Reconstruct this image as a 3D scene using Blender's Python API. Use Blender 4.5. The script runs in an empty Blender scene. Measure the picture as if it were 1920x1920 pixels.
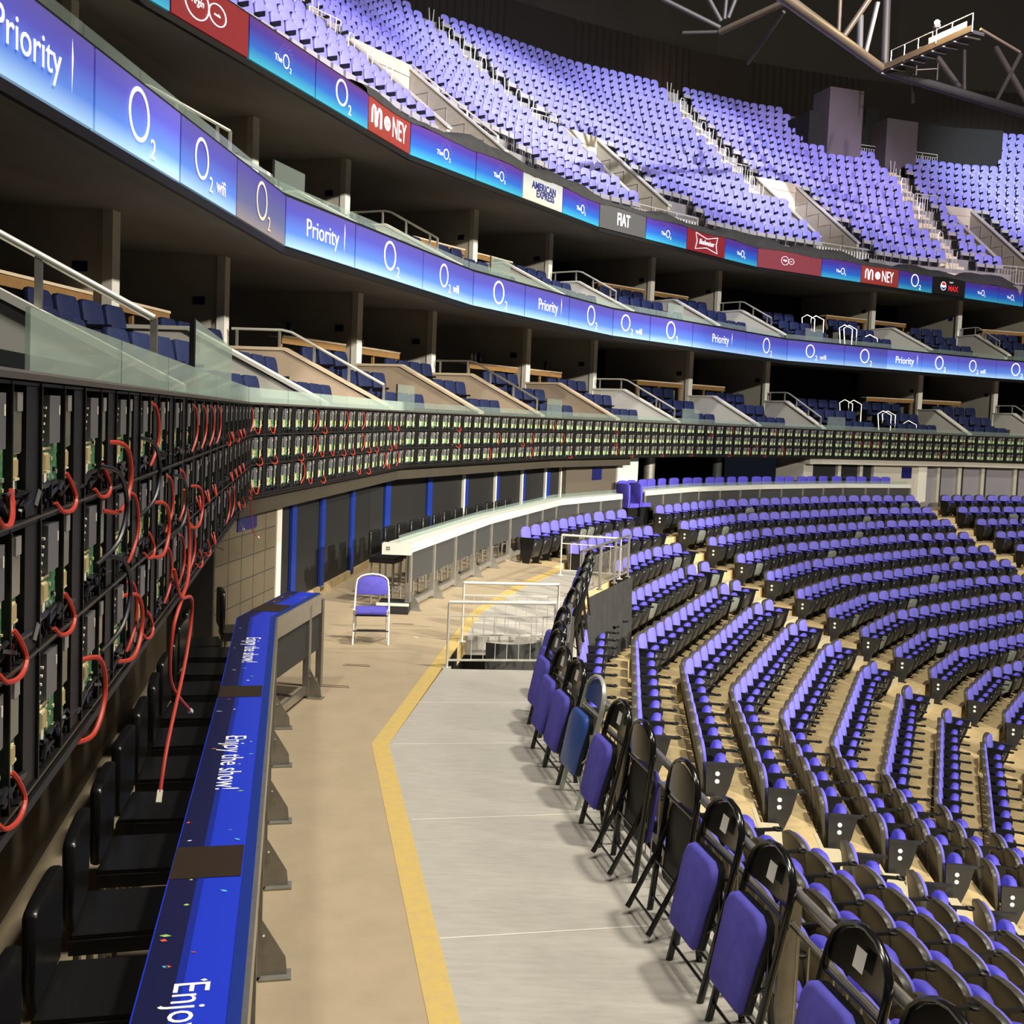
import bpy, bmesh, math, random
from mathutils import Vector, Matrix
PI = math.pi
C = bpy.context.scene.collection
SC = bpy.context.scene
rnd = random.Random(7)

# ------------------------------------------------------------------ camera
EYE = 2.87
pitch, roll = .0616, .04
cam_d = bpy.data.cameras.new('camera'); cam = bpy.data.objects.new('camera', cam_d); C.objects.link(cam)
cp, sp, cr, sr = math.cos(pitch), math.sin(pitch), math.cos(roll), math.sin(roll)
fw = Vector((0, cp, -sp)); up = Vector((0, sp, cp)); rt = Vector((1, 0, 0))
cx = rt*cr + up*sr; cy = up*cr - rt*sr; cz = -fw
cam.matrix_world = Matrix(((cx.x, cy.x, cz.x, 0), (cx.y, cy.y, cz.y, 0), (cx.z, cy.z, cz.z, EYE), (0, 0, 0, 1)))
cam_d.sensor_width = 36; cam_d.lens = 36; cam_d.shift_y = -.0293
cam_d.clip_start = .05; cam_d.clip_end = 300
SC.camera = cam

def pix(x, y, z):
    """where a point falls in the 1920 frame (only used to leave out what the view cannot see)"""
    p = Vector((x, y, z-EYE)); d = p.dot(fw)
    if d < .1: return (-9999, -9999, d)
    u = 1920*p.dot(rt)/d; v = -1920*p.dot(up)/d
    return (960+cr*u-sr*v, 903.7+sr*u+cr*v, d)
def seen(x, y, z, m=60):
    a, b, d = pix(x, y, z); return d > .3 and -m < a < 1920+m and -m < b < 1920+m

# ------------------------------------------------------------------ world, lights, exposure
w = bpy.data.worlds.new('world'); SC.world = w; w.use_nodes = True
w.node_tree.nodes['Background'].inputs[0].default_value = (.55, .62, 1, 1)
w.node_tree.nodes['Background'].inputs[1].default_value = .012
SC.view_settings.view_transform = 'Standard'; SC.view_settings.look = 'None'
SC.view_settings.gamma = 1; SC.view_settings.use_curve_mapping = False
SC.view_settings.exposure = 0.0
SC.cycles.use_denoising = True
SC.cycles.max_bounces = 6; SC.cycles.transparent_max_bounces = 12
SC.cycles.sample_clamp_indirect = 4

def spot(name, loc, aim, power, angle, col, radius=.4, blend=.3):
    l = bpy.data.lights.new(name, 'SPOT'); l.energy = power; l.color = col; l.spot_size = math.radians(angle)
    l.spot_blend = blend; l.shadow_soft_size = radius
    o = bpy.data.objects.new(name, l); C.objects.link(o); o.location = loc
    o.rotation_euler = (Vector(aim)-Vector(loc)).to_track_quat('-Z', 'Y').to_euler()
    return o
WARM = (1, .93, .80); COOL = (.93, .95, 1); PURP = (.72, .66, 1)
spot('house_and_fill_flood', (46, -6, 21), (-3.5, 24, 6), 170000, 27, WARM, .7)
spot('house_and_fill_flood', (24, 4, 21), (-2.6, 7.5, 2.4), 9000, 30, WARM, 2.2)  # soft fill added to brighten the near video wall
spot('house_and_fill_flood', (24, -22, 17.5), (16, 36, 3), 120000, 58, WARM, .6)
spot('house_and_fill_flood', (-6.5, -2, 27), (-.5, 11, 0), 9000, 50, WARM, .5)
spot('house_and_fill_flood', (12, 8, 30), (8, 18, -3), 30000, 95, (1, .95, .82), 1.2)
spot('house_and_fill_flood', (4, 1, 24), (1.5, 6, 0), 9000, 70, (1, .95, .84), 1.1)
# moving heads washing the upper bowl in patches
spot('wash_light', (20, 0, 26), (-6, 27, 14.5), 90000, 24, (.60, .54, 1), .3, .6)
spot('wash_light', (22, 4, 26), (0, 40, 15), 210000, 18, (.93, .93, 1), .3, .8)
spot('wash_light', (24, 0, 26), (9, 44, 16), 210000, 17, (.93, .93, 1), .3, .8)
spot('wash_light', (20, 0, 26), (14, 49, 16), 120000, 14, (.84, .70, .92), .3, .7)
spot('wash_light', (26, 6, 27), (19, 48, 13), 80000, 18, (.80, .68, 1), .3, .8)
spot('wash_light', (30, 6, 27), (28, 54, 16), 220000, 18, (.82, .88, 1), .3, .8)
spot('wash_light', (22, 4, 26), (4, 42, 12), 55000, 40, (.66, .66, 1), .3, .8)
# dim warm uplight behind the top row
spot('uplight', (7.5, 55.2, 20.4), (8.2, 57.2, 22.0), 160, 120, (1, .62, .30), .1, .8)

# ------------------------------------------------------------------ the bowl's plan: one faceted line, everything runs parallel to it
K = [(1.952, -13.377), (-2.853, 11.157), (-1.995, 18.934), (1.075, 26.13), (5.5, 32.583), (11.451, 37.662),
     (18.321, 41.407), (25.797, 43.713), (34.221, 44.38), (42.587, 43.194)]
K = [Vector(k) for k in K]
NS = len(K)-1
T = [(K[i+1]-K[i]).normalized() for i in range(NS)]
SL = [(K[i+1]-K[i]).length for i in range(NS)]
N = [Vector((t.y, -t.x)) for t in T]
ST0 = [0]*(NS+1)
ST0[0] = -SL[0]
for i in range(1, NS+1): ST0[i] = ST0[i-1]+SL[i-1]
def facet(st):
    i = 0
    while i < NS-1 and st >= ST0[i+1]: i += 1
    return i
def at(st, off, i=None):
    """plan point at a station along the line and an offset towards the arena floor"""
    i = facet(st) if i is None else i
    return K[i]+T[i]*(st-ST0[i])+N[i]*off
def corner(i, off):
    if i <= 0: return K[0]+N[0]*off
    if i >= NS: return K[NS]+N[NS-1]*off
    m = (N[i-1]+N[i])/(1+N[i-1].dot(N[i])); return K[i]+m*off
def lim(i, off):
    """station range of facet i's parallel line at an offset"""
    a = corner(i, off); b = corner(i+1, off)
    return ST0[i]+(a-K[i]).dot(T[i]), ST0[i]+(b-K[i]).dot(T[i])
def rz_of(i): return math.atan2(N[i].y, N[i].x)-PI/2     # local +Y looks to the arena
def path(st0, st1, off):
    i0, i1 = facet(st0), facet(st1-1e-6)
    a, b = lim(i0, off); pts = [at(max(st0, a), off, i0)]
    for i in range(i0+1, i1+1): pts.append(corner(i, off))
    a, b = lim(i1, off); pts.append(at(min(st1, b), off, i1))
    return pts

class Line:
    """another faceted line of the bowl (the screen ribbons have corners of their own)"""
    def __init__(s, V):
        s.V = [Vector(v) for v in V]; s.T = [(s.V[i+1]-s.V[i]).normalized() for i in range(len(V)-1)]
        s.N = [Vector((t.y, -t.x)) for t in s.T]; s.S = [0]
        for i in range(len(V)-1): s.S.append(s.S[-1]+(s.V[i+1]-s.V[i]).length)
    def f(s, q):
        i = 0
        while i < len(s.T)-1 and q >= s.S[i+1]: i += 1
        return i
    def at(s, q, off=0):
        i = s.f(q); return s.V[i]+s.T[i]*(q-s.S[i])+s.N[i]*off
    def corner(s, i, off):
        m = (s.N[i-1]+s.N[i])/(1+s.N[i-1].dot(s.N[i])); return s.V[i]+m*off
    def path(s, a, b, off):
        i0, i1 = s.f(a), s.f(b-1e-6); return [s.at(a, off)]+[s.corner(i, off) for i in range(i0+1, i1+1)]+[s.V[i1]+s.T[i1]*(b-s.S[i1])+s.N[i1]*off]
    def station(s, p):
        p = Vector(p); best = None
        for i, t in enumerate(s.T):
            q = min(max((p-s.V[i]).dot(t), 0), s.S[i+1]-s.S[i]); d = (p-s.V[i]-t*q).length
            if best is None or d < best[0]: best = (d, s.S[i]+q)
        return best[1]
    def rz(s, q): n = s.N[s.f(q)]; return math.atan2(n.y, n.x)-PI/2
LK = Line(K)
LA = Line([(-4.50, 1.0), (-3.62, 15.8), (-1.05, 23.1), (2.7, 29.6), (9.75, 37.3), (20.0, 43.0), (29, 46.5), (38, 47.5)])
LB = Line([(-6.3, 2), (-5.6, 15.2), (-2.62, 23.6), (2.3, 31.3), (8.6, 37.75), (22.4, 46), (31, 49.6), (40, 51)])
# ------------------------------------------------------------------ mesh builder
class MB:
    def __init__(s): s.v = []; s.f = []; s.m = []; s.M = None; s.uv = None
    def add(s, vs, fs, m=0):
        b = len(s.v)
        for p in vs:
            p = Vector(p)
            s.v.append(tuple(s.M @ p) if s.M is not None else tuple(p))
        for f in fs: s.f.append(tuple(b+i for i in f)); s.m.append(m)
    def box(s, x0, x1, y0, y1, z0, z1, m=0):
        s.add([(x0,y0,z0),(x1,y0,z0),(x1,y1,z0),(x0,y1,z0),(x0,y0,z1),(x1,y0,z1),(x1,y1,z1),(x0,y1,z1)],
              [(0,3,2,1),(4,5,6,7),(0,1,5,4),(1,2,6,5),(2,3,7,6),(3,0,4,7)], m)
    def beam(s, a, b, w, h, m=0, upv=(0,0,1)):
        a = Vector(a); b = Vector(b); d = (b-a).normalized(); u = Vector(upv)
        if abs(d.dot(u)) > .98: u = Vector((1,0,0))
        x = d.cross(u).normalized(); y = x.cross(d)
        c = [(-w/2,-h/2),(w/2,-h/2),(w/2,h/2),(-w/2,h/2)]
        s.add([p+x*i+y*j for p in (a, b) for i, j in c], [(3,2,1,0),(4,5,6,7),(0,1,5,4),(1,2,6,5),(2,3,7,6),(3,0,4,7)], m)
    def tube(s, pts, r, n=6, m=0, closed=False, flat=1, capped=True):
        pts = [Vector(p) for p in pts]; k = len(pts); vs = []; fs = []; prev = None
        for i, p in enumerate(pts):
            if closed: d = pts[(i+1) % k]-pts[i-1]
            else: d = pts[min(i+1, k-1)]-pts[max(i-1, 0)]
            d = d.normalized() if d.length > 1e-9 else Vector((0, 0, 1))
            if prev is None:
                u = Vector((0,0,1)) if abs(d.z) < .9 else Vector((0,1,0))
            else: u = prev
            x = d.cross(u).normalized(); y = x.cross(d).normalized(); prev = y
            for j in range(n):
                a = 2*PI*(j+.5)/n; vs.append(p+x*(r*math.cos(a))+y*(r*flat*math.sin(a)))
        for i in range(k if closed else k-1):
            i2 = (i+1) % k
            for j in range(n):
                j2 = (j+1) % n; fs.append((i*n+j, i*n+j2, i2*n+j2, i2*n+j))
        if not closed and capped: fs.append(tuple(range(n-1, -1, -1))); fs.append(tuple((k-1)*n+j for j in range(n)))
        s.add(vs, fs, m)
    def prism(s, poly, vec, m=0):
        """closed polygon (3-D points) pushed along vec"""
        n = len(poly); poly = [Vector(p) for p in poly]; vec = Vector(vec)
        s.add(poly+[p+vec for p in poly], [tuple(range(n-1, -1, -1)), tuple(range(n, 2*n))]+[(i, (i+1) % n, n+(i+1) % n, n+i) for i in range(n)], m)
    def pad(s, out, y0, y1, ch=.015, m=0, sh=.93):
        """upholstered pad: outline in x,z, thickness y0 to y1, softened on the y1 side"""
        n = len(out); cxx = sum(p[0] for p in out)/n; czz = sum(p[1] for p in out)/n
        sg = 1 if y1 > y0 else -1
        rings = [(y0, .97), (y0+sg*abs(ch)*.5, 1), (y1-sg*ch, 1), (y1-sg*ch*.3, (1+sh)/2+.01), (y1, sh-.03)]
        vs = []
        for y, k in rings:
            for x, z in out: vs.append((cxx+(x-cxx)*k, y, czz+(z-czz)*k))
        fs = []
        for r in range(len(rings)-1):
            for i in range(n):
                j = (i+1) % n; f = (r*n+i, r*n+j, (r+1)*n+j, (r+1)*n+i); fs.append(f if sg < 0 else f[::-1])
        a = tuple(range(n)); b = tuple((len(rings)-1)*n+i for i in range(n))
        fs += [a if sg > 0 else a[::-1], b[::-1] if sg > 0 else b]
        s.add(vs, fs, m)
    def lathe(s, prof, n=12, m=0, c=(0,0)):
        vs = []; fs = []
        for r, z in prof:
            for j in range(n): vs.append((c[0]+r*math.cos(2*PI*j/n), c[1]+r*math.sin(2*PI*j/n), z))
        for i in range(len(prof)-1):
            for j in range(n): fs.append((i*n+j, i*n+(j+1) % n, (i+1)*n+(j+1) % n, (i+1)*n+j))
        fs.append(tuple(range(n-1, -1, -1))); fs.append(tuple((len(prof)-1)*n+j for j in range(n)))
        s.add(vs, fs, m)
    def mesh(s, name, mats, smooth=False):
        me = bpy.data.meshes.new(name); me.from_pydata(s.v, [], s.f)
        for mt in (mats if isinstance(mats, (list, tuple)) else [mats]): me.materials.append(mt)
        for p, k in zip(me.polygons, s.m): p.material_index = k
        if smooth:
            me.polygons.foreach_set('use_smooth', [True]*len(me.polygons))
            try: me.set_sharp_from_angle(angle=math.radians(50))
            except Exception: pass
        me.update(); return me
    def build(s, name, mats, parent=None, smooth=False, loc=None, rz=None):
        return link(name, s.mesh(name, mats, smooth), parent, loc, rz)
def link(name, data, parent=None, loc=None, rz=None):
    o = bpy.data.objects.new(name, data); C.objects.link(o)
    if parent: o.parent = parent
    if loc is not None: o.location = loc
    if rz is not None: o.rotation_euler = (0, 0, rz)
    return o
def tag(o, label, cat, group=None, kind=None):
    o['label'] = label; o['category'] = cat
    if group: o['group'] = group
    if kind: o['kind'] = kind
    return o
def struct(name, b, mats, smooth=False):
    o = b.build(name, mats, smooth=smooth); o['kind'] = 'structure'; return o
def empty(name, loc, rz=0, rot=None):
    o = bpy.data.objects.new(name, None); C.objects.link(o); o.location = loc
    o.rotation_euler = rot if rot is not None else (0, 0, rz); o.empty_display_size = .1; return o
def tree_copy(root, loc=None, rz=None, rot=None):
    def cp(o, par):
        c = o.copy(); C.objects.link(c)
        if par: c.parent = par
        for ch in o.children: cp(ch, c)
        return c
    c = cp(root, None)
    if loc is not None: c.location = loc
    if rz is not None: c.rotation_euler = (0, 0, rz)
    if rot is not None: c.rotation_euler = rot
    return c
ONES = 'zeroth first second third fourth fifth sixth seventh eighth ninth tenth eleventh twelfth thirteenth fourteenth fifteenth sixteenth seventeenth eighteenth nineteenth'.split()
TENS = {2:('twenty','twentieth'),3:('thirty','thirtieth'),4:('forty','fortieth'),5:('fifty','fiftieth'),6:('sixty','sixtieth'),7:('seventy','seventieth'),8:('eighty','eightieth'),9:('ninety','ninetieth')}
def nth(n):
    if n < 20: return ONES[n]
    if n > 99: return 'hundred-and-'+nth(n-100) if n > 100 else 'hundredth'
    a, b = divmod(n, 10); return TENS[a][1] if b == 0 else TENS[a][0]+'-'+ONES[b]

def sweep(name, prof, st0, st1, mat, m=0, b=None, closed=False):
    """a profile [(off, z)...] run along the bowl line from st0 to st1"""
    own = b is None
    if own: b = MB()
    P = [path(st0, st1, o) for o, z in prof]
    n = len(P[0]); k = len(prof)
    vs = [(P[j][i].x, P[j][i].y, prof[j][1]) for j in range(k) for i in range(n)]
    fs = []
    for j in range(k if closed else k-1):
        j2 = (j+1) % k
        for i in range(n-1): fs.append((j*n+i, j2*n+i, j2*n+i+1, j*n+i+1))
    if closed:
        fs.append(tuple(j*n for j in range(k))); fs.append(tuple(j*n+n-1 for j in range(k-1, -1, -1)))
    b.add(vs, fs, m)
    if own: return struct(name, b, mat)
def frame(st, off, z=0, i=None):
    i = facet(st) if i is None else i
    p = at(st, off, i); return (p.x, p.y, z), rz_of(i)
def lmat(st, off=0, z=0, i=None):
    (x, y, zz), r = frame(st, off, z, i); return Matrix.Translation((x, y, zz)) @ Matrix.Rotation(r, 4, 'Z')
# note: in a local frame +Y is towards the arena and +X runs against the stations

# ------------------------------------------------------------------ materials
def mat(name, col, rough=.6, metal=0, spec=.4, noise=0, scale=8, bump=0, emit=None, es=0, col2=None, stretch=None, alpha=1, coat=0):
    m = bpy.data.materials.new(name); m.use_nodes = True; nt = m.node_tree; b = nt.nodes['Principled BSDF']
    b.inputs['Base Color'].default_value = (*col, 1); b.inputs['Roughness'].default_value = rough
    b.inputs['Metallic'].default_value = metal; b.inputs['Specular IOR Level'].default_value = spec
    if coat: b.inputs['Coat Weight'].default_value = coat
    if emit: b.inputs['Emission Color'].default_value = (*emit, 1); b.inputs['Emission Strength'].default_value = es
    if noise or bump:
        tc = nt.nodes.new('ShaderNodeTexCoord'); mp = nt.nodes.new('ShaderNodeMapping'); nz = nt.nodes.new('ShaderNodeTexNoise')
        nt.links.new(tc.outputs['Object'], mp.inputs[0]); nt.links.new(mp.outputs[0], nz.inputs[0])
        nz.inputs['Scale'].default_value = scale; nz.inputs['Detail'].default_value = 5; nz.inputs['Roughness'].default_value = .65
        if stretch: mp.inputs['Scale'].default_value = stretch
        if noise:
            r = nt.nodes.new('ShaderNodeValToRGB'); c2 = col2 or tuple(c*(1-noise) for c in col)
            r.color_ramp.elements[0].color = (*c2, 1); r.color_ramp.elements[1].color = (*col, 1)
            r.color_ramp.elements[0].position = .32; r.color_ramp.elements[1].position = .62
            nt.links.new(nz.outputs[0], r.inputs[0]); nt.links.new(r.outputs[0], b.inputs['Base Color'])
        if bump:
            bp = nt.nodes.new('ShaderNodeBump'); bp.inputs['Strength'].default_value = bump; bp.inputs['Distance'].default_value = .01
            nt.links.new(nz.outputs[0], bp.inputs['Height']); nt.links.new(bp.outputs[0], b.inputs['Normal'])
    return m
def glass_mat(name, tint=(.80, .90, .86), a=.35):
    m = bpy.data.materials.new(name); m.use_nodes = True; nt = m.node_tree; nt.nodes.clear()
    o = nt.nodes.new('ShaderNodeOutputMaterial'); mx = nt.nodes.new('ShaderNodeMixShader'); mx2 = nt.nodes.new('ShaderNodeMixShader')
    t = nt.nodes.new('ShaderNodeBsdfTransparent'); t.inputs[0].default_value = (*tint, 1)
    g = nt.nodes.new('ShaderNodeBsdfGlossy'); g.inputs['Roughness'].default_value = .03
    d = nt.nodes.new('ShaderNodeBsdfDiffuse'); d.inputs[0].default_value = (.62, .72, .66, 1)
    mx2.inputs[0].default_value = a
    nt.links.new(t.outputs[0], mx2.inputs[1]); nt.links.new(d.outputs[0], mx2.inputs[2])
    mx.inputs[0].default_value = .07; nt.links.new(mx2.outputs[0], mx.inputs[1]); nt.links.new(g.outputs[0], mx.inputs[2])
    nt.links.new(mx.outputs[0], o.inputs[0]); return m
def gradient_mat(name, stops, es, bright=1):
    """printed / lit screen artwork: vertical colour blend in the object's own height (object z 0..1 of the panel)"""
    m = bpy.data.materials.new(name); m.use_nodes = True; nt = m.node_tree; b = nt.nodes['Principled BSDF']
    tc = nt.nodes.new('ShaderNodeTexCoord'); sx = nt.nodes.new('ShaderNodeSeparateXYZ'); r = nt.nodes.new('ShaderNodeValToRGB')
    nt.links.new(tc.outputs['Generated'], sx.inputs[0]); nt.links.new(sx.outputs['Z'], r.inputs[0])
    while len(r.color_ramp.elements) < len(stops): r.color_ramp.elements.new(.5)
    for e, (p, c) in zip(r.color_ramp.elements, stops): e.position = p; e.color = (*[v*bright for v in c], 1)
    nt.links.new(r.outputs[0], b.inputs['Base Color']); nt.links.new(r.outputs[0], b.inputs['Emission Color'])
    b.inputs['Emission Strength'].default_value = es; b.inputs['Roughness'].default_value = .45
    return m
M = {}
M['black'] = mat('black_metal', (.005, .005, .005), .5, 0, .35)
M['gloss'] = mat('gloss_black_enamel', (.008, .008, .008), .18, 0, .6)
M['plastic'] = mat('black_plastic', (.022, .022, .024), .36, 0, .5, noise=.3, scale=6)
M['shell'] = mat('seat_shell', (.060, .052, .040), .42, 0, .4, noise=.35, scale=2.5, stretch=(6, 1, 1))
M['purple'] = mat('seat_fabric', (.115, .100, .52), .85, 0, .2, noise=.18, scale=9, bump=.15, col2=(.09, .08, .43))
M['lilacf'] = mat('worn_seat_fabric', (.165, .15, .60), .85, 0, .2, noise=.2, scale=5, stretch=(1, 1, .3), col2=(.125, .115, .50))
M['purple2'] = mat('vinyl_seat', (.095, .080, .55), .6, 0, .3, noise=.2, scale=6)
M['upper'] = mat('moulded_seat', (.20, .195, .56), .42, 0, .45, noise=.15, scale=3)
M['upan'] = mat('moulded_seat_pan', (.27, .26, .26), .45, 0, .4)
M['navy'] = mat('padded_seat', (.010, .017, .065), .7, 0, .3, noise=.25, scale=7)
M['pcb'] = mat('circuit_board', (.015, .17, .055), .5, 0, .4, noise=.8, scale=60, col2=(.25, .34, .22))
M['cream'] = mat('cream_plastic', (.72, .62, .36), .5)
M['creamw'] = mat('white_plug', (.85, .80, .66), .5)
M['psu'] = mat('power_supply_casing', (.17, .17, .18), .4, .4)
M['clear'] = mat('smoked_cover', (.10, .10, .08), .2, 0, .6)
M['red'] = mat('red_cable', (.48, .045, .025), .45)
M['cable'] = mat('black_cable', (.012, .012, .014), .35)
M['screw'] = mat('bright_screw', (.75, .75, .72), .35, .6)
M['steel'] = mat('brushed_steel', (.55, .52, .46), .32, .85, .5, noise=.15, scale=20)
M['rail'] = mat('pale_rail', (.80, .78, .70), .35, .5)
M['galv'] = mat('galvanised_post', (.36, .34, .30), .45, .6, noise=.2, scale=12)
M['white'] = mat('white_laminate', (.60, .60, .55), .4)
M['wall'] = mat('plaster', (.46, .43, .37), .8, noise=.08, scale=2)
M['tan'] = mat('tan_plaster', (.44, .34, .25), .8, noise=.08, scale=2)
M['whitewall'] = mat('white_plaster', (.66, .64, .58), .7, noise=.06, scale=2)
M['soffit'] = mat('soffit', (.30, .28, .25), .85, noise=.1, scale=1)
M['dark'] = mat('dark_lining', (.02, .018, .016), .8)
M['void'] = mat('void_black', (.008, .008, .008), .9)
M['cloth'] = mat('black_cloth', (.030, .030, .028), .85, noise=.3, scale=4)
M['carpet'] = mat('tan_vinyl', (.42, .33, .22), .55, 0, .35, noise=.12, scale=3, col2=(.37, .30, .20))
M['grey'] = mat('grey_vinyl', (.46, .43, .38), .5, 0, .35, noise=.16, scale=5, stretch=(1, 5, 1), col2=(.39, .365, .325))
M['yellow'] = mat('yellow_paint', (.60, .43, .13), .6, noise=.25, scale=14, col2=(.52, .38, .16))
M['seam'] = mat('pale_seam', (.70, .66, .58), .5)
M['conc'] = mat('sealed_concrete', (.60, .46, .24), .55, noise=.22, scale=3, col2=(.46, .35, .19))
M['conc2'] = mat('concrete_wall', (.42, .38, .29), .75, noise=.15, scale=3)
M['step'] = mat('pale_step', (.52, .46, .32), .6)
M['upconc'] = mat('upper_terrace', (.22, .21, .20), .7, noise=.2, scale=3)
M['wood'] = mat('oak_veneer', (.27, .15, .055), .45, noise=.25, scale=6, stretch=(1, 8, 1))
M['woodtop'] = mat('pale_bar_edge', (.62, .50, .36), .35)
M['blue'] = mat('blue_paint', (.008, .030, .24), .5)
M['bluew'] = mat('blue_wrap', (.016, .045, .62), .32, 0, .5)
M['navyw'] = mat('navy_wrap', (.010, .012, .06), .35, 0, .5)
M['ink'] = mat('white_ink', (.95, .95, 1), .5)
M['band'] = mat('brown_tape', (.030, .018, .010), .5)
M['lino'] = mat('charcoal_floor', (.016, .016, .016), .6)
M['panel'] = mat('grey_panel', (.048, .048, .048), .6)
M['lilac'] = mat('lilac_panel', (.24, .225, .25), .6)
M['glass'] = glass_mat('balustrade_glass')
M['glass2'] = glass_mat('thin_clear_glass', (.86, .92, .90), .10)
M['leather'] = mat('black_leather', (.010, .010, .010), .28, 0, .55, bump=.1, scale=30)
M['truss'] = mat('painted_steel', (.11, .085, .055), .5, .3)
M['trussd'] = mat('dark_steel', (.022, .020, .017), .6)
M['tube'] = mat('chair_tube_white', (.82, .80, .76), .35)
M['tubeg'] = mat('chair_tube_grey', (.50, .52, .46), .35, .4)
M['paper'] = mat('white_sticker', (.88, .87, .84), .6)
M['signb'] = mat('navy_sign', (.01, .012, .10), .4)
M['lampglow'] = mat('lamp_glow', (1, .8, .5), .5, emit=(1, .78, .45), es=60)
M['beam'] = mat('brown_soffit_beam', (.055, .045, .03), .8, noise=.15, scale=2)
M['block'] = mat('brown_blockwork', (.12, .097, .062), .8, noise=.12, scale=3)
M['brownw'] = mat('brown_wall', (.10, .082, .06), .8)
M['edge2'] = mat('thin_frame_edge', (.09, .085, .08), .4, .5)
M['dustpan'] = mat('dusty_pan', (.16, .17, .15), .6)
# ------------------------------------------------------------------ STRUCTURE
LT = 2.911           # top and bottom of the bare video wall
ROW0, ROWD, RISE, SEATT = 1.03, .843, .37, .82
def row_off(k): return ROW0+ROWD*(k-1)
def row_z(k): return .62-SEATT-RISE*(k-1)
def slab(name, pts, z0, z1, m):
    b = MB(); b.prism([(p[0], p[1], z0) for p in pts], (0, 0, z1-z0)); return struct(name, b, M[m])
# walkway: tan vinyl, yellow edging, grey vinyl boards
YL = [(1.08, -2), (-.29, 4.67), (-1.13, 8.75), (-.76, 12.6), (-.52, 15), (.07, 17.4), (.9, 19.83)]
YR = [(1.24, -2), (-.14, 4.68), (-.98, 8.76), (-.61, 12.6), (-.36, 15), (.25, 17.3), (1.08, 19.7)]
lp = [tuple(at(-22, -1.4)), tuple(corner(1, -1.4)), tuple(at(10.2, -1.4))]
mid = [tuple(at(10.2, .95))]
slab('floor_walkway', lp[:1]+[tuple(at(-22, 1.6))]+YL[:]+mid+lp[:0:-1], -.25, 0, 'carpet')
slab('floor_edging', YL+YR[::-1], -.25, .003, 'yellow')
RL = [tuple(at(-13.2, 2.8, 0)), tuple(at(-2.8, 2.8, 0)), (.76, 13.2), (1.14, 16.5)]
R0 = [tuple(at(-13.2, 2.97, 0)), tuple(at(-2.8, 2.97, 0))]
slab('floor_boards', [YR[0], YR[1], YR[2], (-.70, 11.5), (.78, 11.64)]+[R0[1], R0[0]], -.25, .0, 'grey')
slab('floor_platform', [(-.55, 13.3), (-.36, 15), (.25, 17.3), (1.08, 19.7), tuple(at(9.3, 3.3, 2)), tuple(corner(2, 3.3)), tuple(at(5.4, 3.3, 1)), (.95, 13.42)], -.25, 0, 'grey')
sweep('floor_concourse', [(-1.4, 0), (.92, 0), (.92, -.25), (-1.4, -.25)], 10.2, 48, M['carpet'], closed=True)
b = MB()
for (x0, y0), (x1, y1) in [((-.95, 8.77), (.45, 8.98)), ((-.62, 7.11), (.62, 7.35)), ((-.3, 5.47), (.95, 5.72)), ((-.88, 10.09), (.33, 10.25)), ((.02, 3.7), (1.2, 3.95)), ((-.45, 14.2), (1.0, 14.4)), ((-.15, 16.0), (1.1, 16.2))]:
    b.beam((x0, y0, .0005), (x1, y1, .0005), .012, .004)
struct('floor_seam', b, M['seam'])
# retaining face under the walkway edge and the sunk stairwell between the two low rails
b = MB()
sweep(None, [(2.95, -.25), (2.95, -2.2)], -24, -2.6, None, 0, b)
b.add([(.52, 8.8, -.25), (.95, 11.6, -.25), (.95, 11.6, -2.2), (.52, 8.8, -2.2)], [(0, 1, 2, 3)])
b.add([(.95, 13.4, -.25), (*at(5.4, 3.3, 1), -.25), (*at(5.4, 3.3, 1), -2.2), (.95, 13.4, -2.2)], [(0, 1, 2, 3)])
struct('wall_retaining', b, M['cloth'])
b = MB()
P4 = [(-.70, 11.5), (.95, 11.66), (.95, 13.45), (-.55, 13.3)]
for i in (0, 2, 3):
    a, c = P4[i], P4[(i+1) % 4]; b.add([(*a, -.01), (*c, -.01), (*c, -2.6), (*a, -2.6)], [(0, 1, 2, 3), (3, 2, 1, 0)])
b.add([(*p, -2.6) for p in P4], [(0, 1, 2, 3)])
struct('wall_stairwell', b, M['dark'])
# lower terraces
b = MB()
def terrace(k0, k1, s0, s1, b):
    prof = [(row_off(k0)-.12, row_z(k0)-.3), (row_off(k0)-.12, row_z(k0))]
    for k in range(k0, k1+1):
        prof += [(row_off(k)+.70, row_z(k)), (row_off(k)+.70, row_z(k+1))]
    prof.append((row_off(k1)+(.74 if k1 < 5 else 3), row_z(k1+1)-(.02 if k1 < 5 else 0)))
    sweep(None, prof, s0, s1, None, 0, b)
terrace(4, 15, -24.5, 47, b)
terrace(1, 3, 10.2, 47, b)
struct('floor_terraces', b, M['conc'])
# floor of the bowl
b = MB(); b.box(-8, 60, -30, 60, -6.3, -6.2); struct('floor_arena', b, M['carpet'])

def wbox(name, s0, s1, o0, o1, z0, z1, m, b=None, mi=0):
    """box along the line (cut at the facet corners)"""
    own = b is None
    if own: b = MB()
    i0, i1 = facet(s0), facet(s1-1e-6)
    sweep(None, [(o0, z0), (o1, z0), (o1, z1), (o0, z1)], s0, s1, None, mi, b, closed=True)
    if own: return struct(name, b, M[m])
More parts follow.
